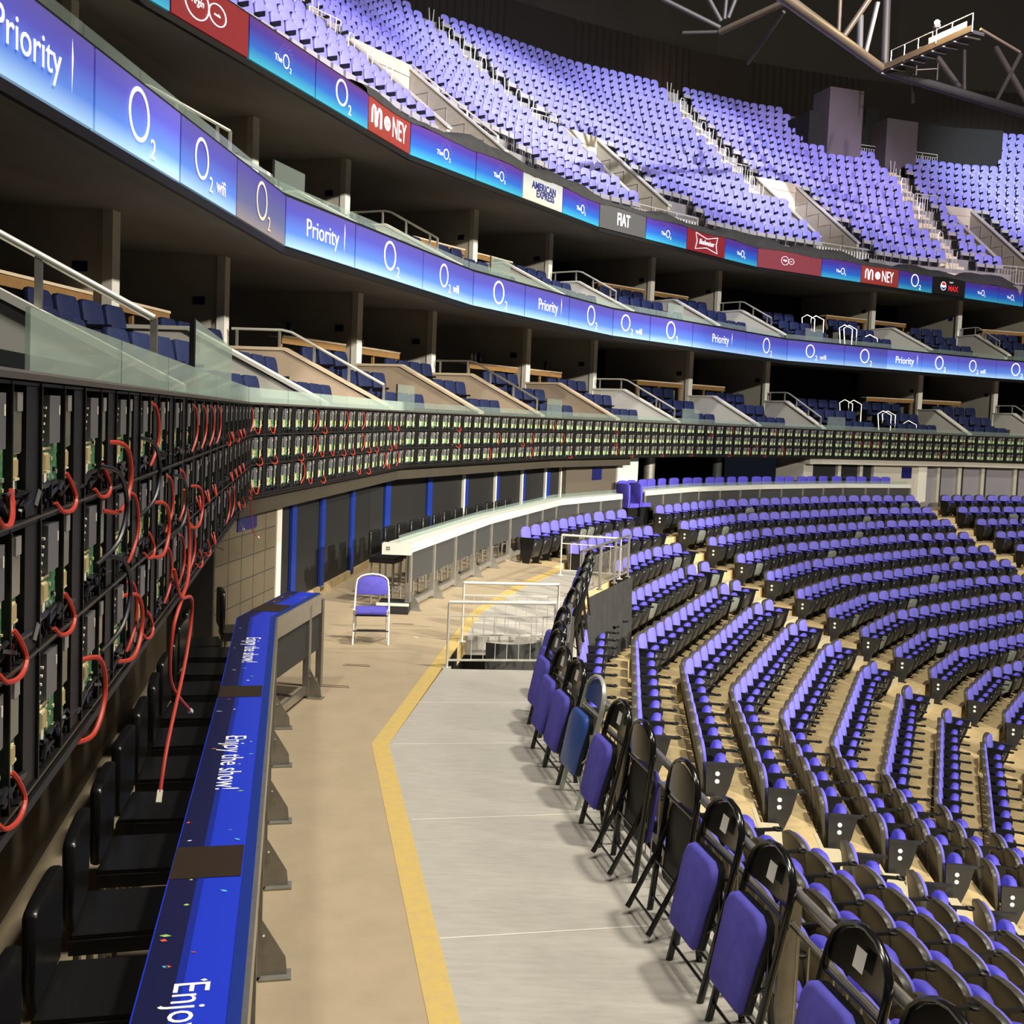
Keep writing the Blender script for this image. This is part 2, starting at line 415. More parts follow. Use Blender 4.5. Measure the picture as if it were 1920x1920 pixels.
# wall under the video wall
wbox('wall_recess', -22, .05, -1.05, -.95, 0, 2.1, 'block')
wbox('wall_blockwork', .05, 2.05, -1.0, -.42, 0, 1.9, 'panel')
b = MB()
for r in range(7):
    for q in range(5):
        wbox(None, .07+q*.4, .07+q*.4+.385, -.43, -.415, .02+r*.27, .02+r*.27+.255, None, b)
struct('wall_blocks', b, M['block'])
wbox('wall_block_lit_end', 2.05, 2.24, -1.0, -.40, 0, 1.66, 'whitewall')  # lit corner of the blockwork, its brightness put into the white colour
wbox('wall_suite_front', 2.24, 16.9, -.75, -.65, 0, 1.9, 'lino')
b = MB()
for r in range(1):
    q = 2.3
    while q < 10: wbox(None, q, q+.36, -.66, -.60, 0, .13, None, b); q += .38
struct('baseboard_concourse', b, M['conc'])
wbox('wall_beam', .05, 20.0, -.9, -.14, 1.66, 1.9, 'beam')
wbox('wall_beam_far', 30.6, 48, -.9, -.14, 1.66, 1.9, 'wall')
wbox('wall_brown', 16.96, 19.73, -.9, -.45, 0, 1.7, 'brownw')
wbox('wall_pillar', 19.73, 21.0, -.9, -.40, 0, 1.9, 'whitewall')
wbox('wall_opening', 21.0, 30.6, -4.2, -4.0, -.5, 2.2, 'void')
wbox('wall_opening_head', 21.0, 30.6, -4.0, -.14, 1.95, 2.0, 'void')
wbox('wall_pillar_far', 30.6, 31.2, -1.6, -.40, 0, 1.9, 'wall')
wbox('wall_glazing', 31.2, 34.5, -.65, -.55, 0, 1.7, 'lino')
b = MB()
for q in (32.45, 33.6, 34.35): wbox(None, q, q+.16, -.6, -.42, 0, 1.7, None, b)
struct('wall_mullions', b, M['wall'])
wbox('wall_plain', 34.5, 36.8, -.9, -.45, 0, 1.7, 'wall')
wbox('wall_pillar_pale', 36.8, 37.3, -.9, -.38, 0, 1.7, 'whitewall')
wbox('wall_panels', 37.3, 48, -.7, -.6, -.2, 1.7, 'lilac')
b = MB()
for q in (38.0, 39.15, 40.3, 41.95, 43.6, 45.2): wbox(None, q, q+.16, -.62, -.45, 0, 1.7, None, b)
struct('wall_panel_mullions', b, M['wall'])
b = MB()
for q in (37.35, 38.2, 39.35, 40.5, 42.15): wbox(None, q, q+.1, -.62, -.5, 0, 1.7, None, b)
struct('wall_panel_gaps', b, M['dark'])

# suites: two storeys of stepped boxes. storey data: offset shift, height shift
TIER = [dict(o=0, z=0), dict(o=-1.35, z=3.42)]
def sz(t, o, z): return (o+TIER[t]['o'], z+TIER[t]['z'])
for t in (0, 1):
    fl = [(-.10, 2.2), (-.10, 2.42), (-.16, 2.42), (-1.33, 2.42), (-1.33, 2.84), (-2.2, 2.84), (-2.2, 3.26), (-3.1, 3.26), (-3.1, 3.40), (-8, 3.40)]
    sweep('floor_suites' if t == 0 else 'floor_suites_upper', [sz(t, *p) for p in fl], (-22, -.6)[t], 56, M['lino'])
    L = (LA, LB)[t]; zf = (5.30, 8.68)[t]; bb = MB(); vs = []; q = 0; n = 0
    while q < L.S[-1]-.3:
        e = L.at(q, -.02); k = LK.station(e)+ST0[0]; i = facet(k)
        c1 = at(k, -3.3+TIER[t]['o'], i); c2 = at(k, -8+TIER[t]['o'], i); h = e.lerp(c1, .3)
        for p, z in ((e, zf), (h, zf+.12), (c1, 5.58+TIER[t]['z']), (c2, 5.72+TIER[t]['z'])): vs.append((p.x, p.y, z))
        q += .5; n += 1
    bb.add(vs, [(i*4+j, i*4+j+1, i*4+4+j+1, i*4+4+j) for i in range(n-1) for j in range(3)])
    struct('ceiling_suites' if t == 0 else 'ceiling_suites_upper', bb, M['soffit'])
    sweep('wall_suite_back' if t == 0 else 'wall_suite_back_upper', [sz(t, -7.6, 3.3), sz(t, -7.6, 5.8)], -22, 56, M['dark'])
# fascia bodies behind the two screen ribbons
def lsweep(name, L, prof, q0, q1, mt, closed=False):
    b = MB(); P = [L.path(q0, q1, o) for o, z in prof]; n = len(P[0]); k = len(prof)
    b.add([(P[j][i].x, P[j][i].y, prof[j][1]) for j in range(k) for i in range(n)],
          [(j*n+i, (j+1) % k*n+i, (j+1) % k*n+i+1, j*n+i+1) for j in range(k if closed else k-1) for i in range(n-1)])
    return struct(name, b, mt)
lsweep('wall_fascia', LA, [(-.04, 5.24), (.02, 5.24), (.02, 5.34), (-.04, 5.34), (-.04, 6.17), (-.5, 6.17), (-.5, 5.5)], 0, LA.S[-1], M['black'], True)
lsweep('wall_fascia_upper', LB, [(-.04, 8.62), (.02, 8.62), (.02, 8.72), (-.04, 8.72), (-.04, 9.52), (-.6, 9.52), (-.6, 8.9)], 0, LB.S[-1], M['black'], True)
sweep('wall_video_back', [(-.16, 1.93), (-.16, 3.0), (-.3, 3.0), (-.3, 1.93)], -24, 50, M['black'], closed=True)

D1 = [-5.0, 3.18, 7.24, 11.36, 15.0, 19.1, 23.1, 27.4, 31.3, 39.3, 43.3, 47.3]
D2 = [.6, 4.38, 9.2, 12.8, 18.05, 22.2, 26.6, 30.5, 38.4, 42.25, 46.3]
RAIL1 = {-5.0, 7.24, 15.0, 23.1, 31.3, 43.3}
RAIL2 = {4.38, 12.8, 22.2, 30.5, 42.25}
def partition(t, st):
    oo, zz = TIER[t]['o'], TIER[t]['z']
    tan = t == 0 and 5 < st < 20
    b = MB(); b.M = lmat(st)
    h = .085
    # solid side: stepped foot, slope, level top (local y = offset)
    ft = -.32
    if t == 1:
        p = at(st, 0); q = LA.station(p); ft = min(ft, -(LA.at(q)-p).length-.22+1.35)
    prof = [(ft, 2.42), (ft, 3.0), (-2.12, 3.93), (-3.25, 3.93), (-3.25, 2.30)]
    b.prism([(-h, y+oo, z+zz) for y, z in prof], (2*h, 0, 0), 0)
    # coping
    cz_ = [(ft+.2, 2.95), (ft+.2, 3.0), (-2.12, 3.985), (-3.25, 3.985), (-3.25, 3.93), (-2.13, 3.93)]
    b.prism([(-h-.03, y+oo, z+zz) for y, z in cz_], (2*h+.06, 0, 0), 1)
    # full height wall behind, with the pale end seen as a column
    b.box(-.07, .07, -7.6+oo, -3.36+oo, 3.2+zz, 5.75+zz, 2)
    b.box(-.11, .11, -3.40+oo, -3.25+oo, 3.4+zz, 5.62+zz, 3)
    return struct('wall_partition', b, [M['tan'] if tan else M['whitewall'], M['woodtop'] if tan else M['whitewall'], M['wall'], M['whitewall']])
for st in D1: partition(0, st)
for st in D2: partition(1, st)

# upper bowl terraces
UO, UD, UZ, UR = -3.0, .76, 9.62, .585
NROW = 17
VOM = [(3, .9, 3.5), (4, 1.9, 3.6), (5, 3.6, 5.7), (6, 5.0, 6.5)]
NV = 7
def uprof(j0, j1):
    pr = []
    for j in range(j0, j1):
        o = UO-UD*j; z = UZ+UR*j
        pr += [(o, z), (o-UD+.02, z), (o-UD+.02, z+UR)]
    return pr
b = MB()
edges = [-12]
for f, a, c in VOM: edges += [ST0[f]+a, ST0[f]+c]
edges.append(60)
for q in range(0, len(edges), 2): sweep(None, [(-3.2, 8.9)]+uprof(0, NV), edges[q], edges[q+1], None, 0, b)
sweep(None, uprof(NV, NROW+1)+[(UO-UD*(NROW+1)-.6, UZ+UR*(NROW+1))], -12, 60, None, 0, b)
struct('floor_upper_terraces', b, M['upconc'])
for f, a, c in VOM:
    b = MB(); b.M = lmat(ST0[f]+(a+c)/2, 0, 0, f); h = (c-a)/2
    pl = lambda o: UZ+.77*(-3-o)
    for sx in (-1, 1):
        x = sx*(h+.02)
        b.prism([(x, -4.5, 9.6), (x, -4.5, pl(-4.5)+.15), (x, -8.45, pl(-8.45)+.28), (x, -8.45, 9.6)], (sx*.14, 0, 0), 0)
        b.prism([(x-.03*sx, -4.45, pl(-4.5)+.15), (x-.03*sx, -8.5, pl(-8.45)+.28), (x-.03*sx, -8.5, pl(-8.45)+.34), (x-.03*sx, -4.45, pl(-4.5)+.21)], (sx*.20, 0, 0), 1)
    b.box(-h-.1, h+.1, -8.5, -8.35, 12.35, pl(-8.45)+.3, 0)
    b.box(-h-.1, h+.1, -8.9, -4.4, 9.9, 10.0, 2)
    b.box(-h-.1, h+.1, -10.5, -10.4, 9.9, 13, 3)
    struct('wall_vomitory', b, [M['conc2'], M['rail'], M['upconc'], M['dark']])
bo = UO-UD*NROW-1.2; bz = UZ+UR*NROW
b = MB()
# pleated lining behind the top row
s = 5.0; pl = []
while s < 60:
    pl.append(at(s, bo-2.2-(.12 if len(pl) % 2 else 0))); s += .22
vs = [(p.x, p.y, bz-1) for p in pl]+[(p.x, p.y, bz+4.2) for p in pl]; n = len(pl)
b.add(vs, [(i, i+1, n+i+1, n+i) for i in range(n-1)])
struct('wall_lining', b, mat('brown_lining', (.010, .007, .005), .9))
sweep('wall_bowl_back', [(bo-2.5, bz-1), (bo-2.5, 33)], -12, 60, M['dark'])
b = MB(); b.box(-60, 80, -40, 90, 33, 33.2); struct('ceiling_roof', b, M['void'])
# service towers in the corner
def lbox(name, st, m, x0, x1, y0, y1, z0, z1):
    b = MB(); b.M = lmat(st); b.box(x0, x1, y0, y1, z0, z1); return struct(name, b, M[m])
M['towera'] = mat('mauve_plaster', (.085, .07, .085), .8, noise=.08, scale=1)
lbox('wall_tower', 40.75, 'towera', -1.0, 1.0, -13.6, -12.1, 12, 20.35)
lbox('wall_tower_link', 42.4, 'towera', -1.2, 1.2, -14.2, -13.4, 12, 17.6)
lbox('wall_tower_head', 42.4, 'void', -1.2, 1.2, -14.2, -13.3, 17.6, 20)
lbox('wall_tower_far', 44.2, 'towera', -.95, .95, -13.6, -12.1, 12, 19.2)
wbox('wall_added_dark_corner', 45.3, 48.2, -14.2, -13.2, 13, 19.6, 'void')  # black box added so the grey terraces here read as darkness
lbox('wall_added_dark_side', 39.35, 'void', -.4, .4, -16.2, -12.6, 13, 19.2)  # second added black box, darkening the gap beside the tower
lbox('door_1', 42.7, 'wall', -.4, .4, -13.4, -13.3, 15.6, 17.2)
bpy.data.objects['door_1']['kind'] = 'structure'

# blue frames and pale edges of the suite front
b = MB(); c = MB()
for q in (2.3, 3.27, 4.69, 6.46, 8.2, 9.92, 11.65, 13.36, 15.0, 16.21):
    wbox(None, q, q+.2, -.64, -.60, .05, 1.62, None, b)
    if q > 11: wbox(None, q-.07, q, -.64, -.58, .05, 1.64, None, c)
wbox(None, 16.9, 16.98, -.64, -.58, .05, 1.64, None, c); wbox(None, 13.3, 14.9, -.64, -.58, 1.63, 1.66, None, c)
struct('trim_3', b, M['blue']); struct('trim_4', c, M['whitewall'])
for s_, r_, m_ in ((22.7, .19, 'galv'), (26.2, .17, 'panel')):
    p = at(s_, -.9); b = MB(); b.lathe([(r_, -.4), (r_, 2.0)], 16, 0, (p.x, p.y)); struct('wall_round_column', b, M[m_], True)
# ------------------------------------------------------------------ THE BARE VIDEO WALL: open cabinets, three rows
CW, CH = .489, 1/3
def cabinet_parts(v):
    r = random.Random(v); X = lambda u: CW/2-u
    parts = {}
    b = MB()                                             # frame, local y=0 is the front edge
    b.box(X(.012), X(0), -.05, 0, 0, CH); b.box(X(.250), X(.242), -.05, -.002, 0, CH)
    b.box(X(CW), X(CW-.004), -.05, -.01, 0, CH)
    b.box(X(CW), X(0), -.05, -.004, CH-.008, CH); b.box(X(CW), X(0), -.05, 0, 0, .010)
    b.box(X(CW), X(0), -.06, -.045, 0, CH)
    b.box(X(.485), X(.375), -.05, -.006, .012, CH-.01)
    b.box(X(CW), X(0), -.005, .003, .004, .009, 1)
    b.box(X(.0035), X(0), -.002, .002, .01, CH-.01, 2)
    b.box(X(.245), X(.2425), -.002, .001, .01, CH-.01, 2)
    for q in range(10):
        x = X(.02+q*.048+r.random()*.01); b.box(x-.004, x+.004, -.03, -.012, .016, .016+.008+r.random()*.012, 2)
        if q % 2: b.box(x-.005, x+.005, -.05, -.03, CH-.035, CH-.022, 2)
    parts['frame'] = (b, [M['black'], M['edge'], M['edge2']])
    b = MB()
    b.box(X(.352), X(.012), -.045, -.020, .052, .182)
    for q in range(26):
        x = X(.03+r.random()*.30); z = .056+r.random()*.11
        b.box(x-.004-r.random()*.006, x+.004+r.random()*.006, -.024, -.016, z, z+.005+r.random()*.007, r.choice([1, 1, 2, 3]))
    parts['circuit_board'] = (b, [M['pcb'], M['cream'], M['black'], M['screw']])
    b = MB()
    b.box(X(.205), X(.095), -.045, -.004, .182, .305); b.box(X(.196), X(.186), -.004, -.002, .255, .28, 1)
    b.box(X(.350), X(.262), -.045, -.010, .170, .308, 2)
    b.box(X(.345), X(.300), -.010, -.006, .265, .308, 4)
    for q in range(5): b.tube([(X(.032+.035*(q % 2)), -.045, .195+.022*q), (X(.032+.035*(q % 2)), -.015, .195+.022*q)], .013, 7, 3)
    for q in range(5): b.box(X(.05+q*.008), X(.04+q*.008), -.016, -.008, .19+.02*q, .196+.02*q, 1)
    parts['power_supply'] = (b, [M['psu'], M['creamw'], M['clear'], M['plastic'], M['psu2']])
    for nm, u in (('connector', .09), ('connector', .292)):
        b = MB(); z = .112
        b.box(X(u+.024), X(u-.024), -.04, -.010, z, z+.046); b.box(X(u+.06), X(u-.045), -.03, -.014, z+.054, z+.060); b.box(X(u+.06), X(u-.045), -.03, -.014, z-.008, z-.002)
        for q in range(4): b.box(X(u-.018+q*.012), X(u-.022+q*.012), -.010, -.006, z+.004, z+.042)
        b.box(X(u+.013), X(u-.013), -.03, -.012, z-.036, z-.006, 1)
        parts[nm+str(u)] = (b, [M['cream'], M['creamw']])
    b = MB()
    for q in range(4):
        x = .04+q*.1+r.random()*.04; pts = []
        for t in range(7): pts.append((X(x+.035*math.sin(t*1.1+q)+t*.012*r.choice([-1, 1])), -.025+.02*math.sin(t*.5), .03+.05*abs(math.sin(t*.6+r.random()))))
        b.tube(pts, .008, 5, 0)
    for q in range(5): b.box(X(.05+q*.085+.012), X(.05+q*.085-.012), -.045, -.02, .03, .05+r.random()*.02, 0)
    parts['black_cable'] = (b, [M['cable']])
    b = MB(); u = .292
    if v % 3 == 0: pts = [(u, .095), (u+.015, .06), (u+.02, .02), (u-.03, -.005), (u-.10, .0), (u-.13, .03)]
    elif v % 3 == 1: pts = [(u-.02, .30), (u+.06, .28), (u+.085, .2), (u+.07, .13), (u+.02, .07), (u-.01, .03)]
    else: pts = [(.09, .095), (.085, .06), (.11, .025), (.17, .02), (.22, .05), (.25, .10)]
    P = []
    for i in range(len(pts)-1):
        for t in (0, .25, .5, .75):
            p0, p1, p2, p3 = pts[max(i-1, 0)], pts[i], pts[i+1], pts[min(i+2, len(pts)-1)]
            h = [.5*((2*p1[k])+(p2[k]-p0[k])*t+(2*p0[k]-5*p1[k]+4*p2[k]-p3[k])*t*t+(3*p1[k]-p0[k]-3*p2[k]+p3[k])*t**3) for k in (0, 1)]
            P.append((X(h[0]), -.008+.025*math.sin(PI*(i+t)/5), h[1]))
    b.tube(P, .0065, 6, 0)
    b.tube([(X(.292+.003), -.017, .075), (X(.292+.01), -.012, .055), (X(.30), -.02, .03)], .005, 5, 0)
    parts['red_cable'] = (b, [M['red']])
    return parts
M['edge'] = mat('frame_edge_strip', (.10, .085, .06), .4, .6)
M['psu2'] = mat('dull_zinc', (.40, .39, .36), .4, .5)
CAB = []
for v in range(6):
    P = cabinet_parts(v); CAB.append(P)
CABM = [{k: (re_n, P[k][0].mesh('cabinet_'+re_n, P[k][1])) for k in P for re_n in ['connector' if k.startswith('connector') else k]} for P in CAB]
def merged(P, keep=None):
    b = MB(); mats = []
    for k, (q, ms) in P.items():
        if keep and k not in keep: continue
        base = len(mats); mats += ms; o = len(b.v)
        b.v += q.v; b.f += [tuple(i+o for i in f) for f in q.f]; b.m += [m+base for m in q.m]
    return b, mats
WHOLE = []
for v in range(6):
    b, ms = merged(CAB[v], None if v < 2 else ['frame', 'circuit_board', 'power_supply', 'connector0.09', 'connector0.292', 'black_cable']); WHOLE.append(b.mesh('cabinet_whole', ms))
# columns: nine metres beside the walkway, then sixteen to a facet
cols = []
n0 = 20
for q in range(n0): cols.append((-(n0-q-.5)*CW, 0))
for i in range(1, 7):
    for q in range(16): cols.append((ST0[i]+(q+.5)*CW, i))
rows_n = ['top', 'middle', 'bottom']
count = 0; far = MB(); farm = None
fb, fm = merged(CAB[0], ['frame', 'circuit_board', 'power_supply', 'connector0.09', 'connector0.292'])
vis = []
for st, i in cols:
    p = at(st, 0, i); a, bb, d = pix(p.x, p.y, 2.4)
    if d < .5 or a < -90 or a > 1960: continue
    vis.append((st, i))
for c, (st, i) in enumerate(vis):
    for r in range(3):
        z = LT-CH*(r+1); (x, y, zz), rz = frame(st, 0, z, i)
        v = rnd.randrange(6) if c < 34 else rnd.choice([0, 1, 2, 3, 4, 5, 2, 3, 4, 5])
        if c < 100:
            lab = f'open LED wall cabinet of green boards, {rows_n[r]} row, {nth(c+1)} column from the counter'
            if c < 34:
                e = empty('led_cabinet', (x, y, zz), rz)
                for k, (nm, me) in CABM[v].items():
                    if nm == 'red_cable' and rnd.random() < .3: continue
                    link(nm, me, e)
            else:
                e = link('led_cabinet', WHOLE[v], None, (x, y, zz), rz)
            tag(e, lab, 'LED cabinet', 'bare cabinets of the video wall')
        else:
            far.M = Matrix.Translation((x, y, zz)) @ Matrix.Rotation(rz, 4, 'Z')
            o = len(far.v); far.v += [tuple(far.M @ Vector(q)) for q in fb.v]; far.f += [tuple(k+o for k in f) for f in fb.f]; far.m += fb.m
if far.v:
    far.M = None; o = far.build('led_cabinet', fm)
    tag(o, 'mass of small bare LED cabinets farthest along the video wall', 'LED cabinets', 'bare cabinets of the video wall', 'stuff')
M['cap'] = mat('bronze_capping', (.10, .085, .07), .45, .4)
sweep('trim_1', [(-.16, 2.915), (.012, 2.915), (.012, 2.93), (-.02, 2.94), (-.30, 2.95)], -16, 50, M['cap'])
sweep('trim_2', [(-.14, 1.88), (.01, 1.88), (.01, 1.905), (-.14, 1.905)], -16, 50, M['black'], closed=True)
# the long loose cables that hang out of the wall
def hang(pts, r, m, label, name='loose_cable', plug=True):
    b = MB(); P = [Vector(p) for p in pts]; Q = []
    for i in range(len(P)-1):
        p0 = P[max(i-1, 0)]; p1 = P[i]; p2 = P[i+1]; p3 = P[min(i+2, len(P)-1)]
        for t in (0, .2, .4, .6, .8):
            Q.append(.5*((2*p1)+(p2-p0)*t+(2*p0-5*p1+4*p2-p3)*t*t+(3*p1-p0-3*p2+p3)*t**3))
    Q.append(P[-1]); b.tube(Q, r, 7, 0)
    o = b.build(name, M[m], smooth=True); tag(o, label, 'cable')
    if plug:
        d = (Q[-1]-Q[-2]).normalized(); b = MB(); b.beam(Q[-1]-d*.01, Q[-1]+d*.045, .022, .016); b.build('plug', M['creamw'], o)
def W(st, z, off=.03, i=None):
    p = at(st, off, i); return (p.x, p.y, z)
hang([W(-6.15, 2.45), W(-6.0, 2.2, .04), W(-6.1, 2.0, .05), W(-6.35, 1.93, .05), W(-6.5, 1.8, .03), W(-6.45, 1.55, .02), W(-6.0, 1.28, .06)], .009, 'red', 'red cable loop dropping from the wall, its pale plug hanging beside the stool backs')
hang([W(-6.5, 2.1), W(-6.4, 1.95, .05), W(-6.0, 1.86, .06), W(-6.1, 1.6, .05), W(-6.6, 1.3, .03), W(-6.75, 1.12, .02)], .009, 'red', 'red cable crossing the other loop and ending lowest, just above a stool')
hang([W(-.35, 2.05), W(-.3, 1.8, .03), W(-.1, 1.55, .04), W(.15, 1.45, .04)], .006, 'red', 'thin red cable dangling in front of the blockwork')
hang([W(-2.2, 1.95), W(-2.1, 1.86, .03), W(-1.8, 1.78, .04), W(-1.5, 1.72, .03)], .006, 'cable', 'thin black cable poking out under the video wall')
for q, (s, z, lab) in enumerate([(-8.1, 2.55, 'loop of black cable bulging from the upper cabinets next to the walkway'), (-7.35, 2.62, 'slack black cable arcing across two upper cabinets'), (-6.4, 2.42, 'thick black cable bowed between upper and middle cabinets'), (-8.0, 2.25, 'black cable arc hanging over the middle row of cabinets')]):
    hang([W(s, z+.12, 0), W(s+.12, z+.09, .04), W(s+.2, z-.02, .05), W(s+.12, z-.13, .04), W(s-.02, z-.19, 0)], .008, 'cable', lab, plug=False)
for q, (s, z, lab) in enumerate([(-7.6, 2.05, 'bright red cable hoop beside the lowest gap of the wall'), (-6.9, 2.33, 'red cable arching over the middle cabinets'), (-7.9, 2.62, 'red cable swag low in an upper cabinet'), (-5.5, 2.3, 'red cable bowed out of the middle row'), (-8.3, 1.98, 'long red cable drooping in the bottom row by the frame edge')]):
    hang([W(s-.02, z+.12, -.02), W(s+.10, z+.10, .03), W(s+.13, z-.02, .04), W(s+.02, z-.11, .03), W(s-.1, z-.1, -.01)], .008, 'red', lab, plug=False)

# ------------------------------------------------------------------ glass upstands
def glass_run(L, z0, h, off, step, where):
    n = 1
    for i in range(len(L.T)):
        k = max(1, round((L.S[i+1]-L.S[i])/step)); d = (L.S[i+1]-L.S[i])/k
        for j in range(k):
            s = L.S[i]+j*d; e = s+d; b = MB(); A = L.V[i]+L.T[i]*(s-L.S[i]+.01)+L.N[i]*off; B = A+L.T[i]*(d-.02)
            b.beam((A.x, A.y, z0+h/2), (B.x, B.y, z0+h/2), .012, h)
            p = (A+B)/2
            if seen(p.x, p.y, z0+h):
                o = b.build('glass_balustrade', M['glass' if z0 < 4 and (L is LK and L.S[i] < 30) else 'glass2']); tag(o, f'low glass panel {where}, {nth(n)} along from the counter', 'glass panel', 'glass panels '+where)
                n += 1
glass_run(LK, 2.94, .16, -.05, 1.22, 'on top of the video wall')
glass_run(LA, 6.17, .17, -.12, 1.22, 'on top of the lower ribbon')
for t, DR in ((0, RAIL1), (1, RAIL2)):
    for q, st in enumerate(sorted(DR)):
        if t == 1 and st < 0: continue
        zz = TIER[t]['z']; wd = 3.0 if (t == 0 and st < 0) else .9; L = LK if t == 0 else LA
        p = at(st, 0); s0 = L.station(p) if t else st-ST0[0]
        A = L.at(s0+.12, -.09 if t == 0 else -.16); B = L.at(s0+.12+wd, -.09 if t == 0 else -.16); z0 = 2.95 if t == 0 else 6.17
        if seen(p.x, p.y, 3+zz, 200):
            b = MB(); b.beam((A.x, A.y, z0+.23), (B.x, B.y, z0+.23), .014, .46)
            o = b.build('glass_screen', M['glass' if t == 0 and st < 5 else 'glass2']); tag(o, f'taller glass screen at the foot of the {nth(q+1)} railed steps, {"upper" if t else "lower"} suites', 'glass panel', 'tall glass screens')
            b = MB(); b.box(A.x-.015, A.x+.015, A.y-.015, A.y+.015, z0, z0+.46); b.build('edge_post', M['black'], o)
# ------------------------------------------------------------------ SCREEN RIBBONS
_tc = {}
def text_mesh(body, size, m, sx=1.0, ext=.002, shear=0, bold=0):
    key = (body, size, m.name, sx, ext, shear, bold)
    if key in _tc: return _tc[key]
    cu = bpy.data.curves.new('lettering', 'FONT'); cu.body = body; cu.size = size; cu.align_x = 'CENTER'; cu.align_y = 'CENTER'
    cu.extrude = ext; cu.shear = shear; cu.offset = bold; cu.resolution_u = 3
    o = bpy.data.objects.new('lettering_src', cu); C.objects.link(o)
    dg = bpy.context.evaluated_depsgraph_get(); me = bpy.data.meshes.new_from_object(o.evaluated_get(dg))
    bpy.data.objects.remove(o); bpy.data.curves.remove(cu)
    for v in me.vertices: v.co = Vector((-v.co.x*sx, v.co.z, v.co.y))
    me.materials.clear(); me.materials.append(m); _tc[key] = me; return me
def ring(b, cx_, cz_, rx, rz, t, y=0, m=0, n=28, a0=0, a1=2*PI, tz=None):
    tz = t if tz is None else tz
    vs = []; full = a1-a0 > 6.2; k = n if full else n+1
    for q in range(k):
        a = a0+(a1-a0)*q/n
        for s_ in (1, 0):
            vs.append((cx_+(rx-t*(1-s_))*math.cos(a), y, cz_+(rz-tz*(1-s_))*math.sin(a)))
    fs = [(2*q, 2*q+1, (2*q+3) % (2*k), (2*q+2) % (2*k)) for q in range(n)]
    b.add(vs, fs, m)
def disc(b, cx_, cz_, r, y=0, m=0, n=24, a0=0, a1=2*PI):
    vs = [(cx_, y, cz_)]+[(cx_+r*math.cos(a0+(a1-a0)*q/n), y, cz_+r*math.sin(a0+(a1-a0)*q/n)) for q in range(n+1)]
    b.add(vs, [(0, q+1, q+2) for q in range(n)], m)
def ink(name, c, e): return mat(name, c, .5, emit=c, es=e)
LV = [1.0, .72, .48]
INK = [ink(f'lit_white_{n}', c, e) for n, c, e in (('a', (.9, .9, .95), .62), ('b', (.75, .72, .72), .45), ('c', (.55, .47, .38), .22))]  # duller inks carry the dimming of their panels in the colour
GA = [gradient_mat(f'screen_blue_{k}', [(0, (.34*s, .56*s, .84*s)), (.30, (.085*s, .20*s, .66*s)), (.72, (.07*s, .07*s, .42*s)), (1, (.08*s, .065*s, .30*s))], e) for k, s, e in (('a', 1, .50), ('b', .72, .36), ('c', .40, .25))]  # dimmer copies put the view-angle falloff into the screen colour
GC = gradient_mat('screen_blue_dim', [(0, (.17, .15, .15)), (.35, (.07, .08, .17)), (1, (.045, .035, .20))], .5)  # greyed copy for the dimmest panel, falloff painted into its blend
GB = gradient_mat('screen_teal', [(0, (.025, .24, .34)), (.35, (.010, .070, .31)), (.75, (.030, .020, .19)), (1, (.055, .018, .11))], .42)
M['sred'] = mat('screen_red', (.13, .010, .013), .5, emit=(.22, .014, .018), es=.3)
M['sred2'] = mat('screen_red_bright', (.17, .024, .018), .5, emit=(.24, .03, .022), es=.3)
M['srose'] = mat('screen_rose', (.14, .026, .034), .5, emit=(.16, .03, .036), es=.3)
M['sgrey'] = mat('screen_grey', (.055, .055, .053), .5, emit=(.05, .05, .05), es=.3)
M['sblack'] = mat('screen_black', (.012, .011, .010), .4)
M['samex'] = gradient_mat('screen_pale', [(0, (.40, .38, .31)), (.5, (.33, .35, .34)), (1, (.25, .26, .26))], .35)
M['snavy'] = mat('navy_ink', (.012, .015, .13), .5)
M['sdot'] = mat('confetti_dots', (.30, .28, .50), .5, emit=(.3, .28, .5), es=.4)
M['pblue'] = mat('logo_blue', (.01, .06, .35), .5); M['pred'] = mat('logo_red', (.55, .02, .03), .5, emit=(.5, .02, .03), es=.3)
def panel(L, s0, s1, z0, z1, m, label, name='ribbon_screen'):
    off = .012; P0 = L.path(s0+.02, s1-.02, off); n = len(P0); P1 = L.path(s0+.02, s1-.02, off-.045)
    b = MB(); mid = (s0+s1)/2; q = L.at(mid, off); c = (q.x, q.y, z0); rz = L.rz(mid)
    inv = (Matrix.Translation(c) @ Matrix.Rotation(rz, 4, 'Z')).inverted()
    vs = [tuple(inv @ Vector((p.x, p.y, z))) for P in (P0, P1) for z in (z0, z1) for p in P]
    fs = []
    for i in range(n-1): fs += [(i, i+1, n+i+1, n+i), (2*n+i+1, 2*n+i, 3*n+i, 3*n+i+1), (n+i, n+i+1, 3*n+i+1, 3*n+i), (i+1, i, 2*n+i, 2*n+i+1)]
    fs += [(0, n, 3*n, 2*n), (n-1, 3*n-1, 4*n-1, 2*n-1)]
    b.add(vs, fs)
    o = b.build(name, m, None, loc=c, rz=rz); tag(o, label, 'screen', 'screens of the '+('upper' if z0 > 7 else 'lower')+' ribbon'); return o
def put(par, me, x, z, y=.012, name='lettering'):
    o = link(name, me, par); o.location = (-x, y, z); return o
def art_o2(par, H, ik, kind='o2', s=1, cx0=0):
    b = MB(); ring(b, 0, 0, .25*s, .27*s, .052*s, tz=.045*s); o = b.build('lettering', ik, par); o.location = (-(cx0-.08*s), .012, H*.56)
    put(par, text_mesh('2', .29*s, ik, .95), cx0+.27*s, H*.56-.27*s)
    if kind == 'wifi': put(par, text_mesh('wifi', .28*s, ik, .95), cx0+.66*s, H*.56-.22*s)
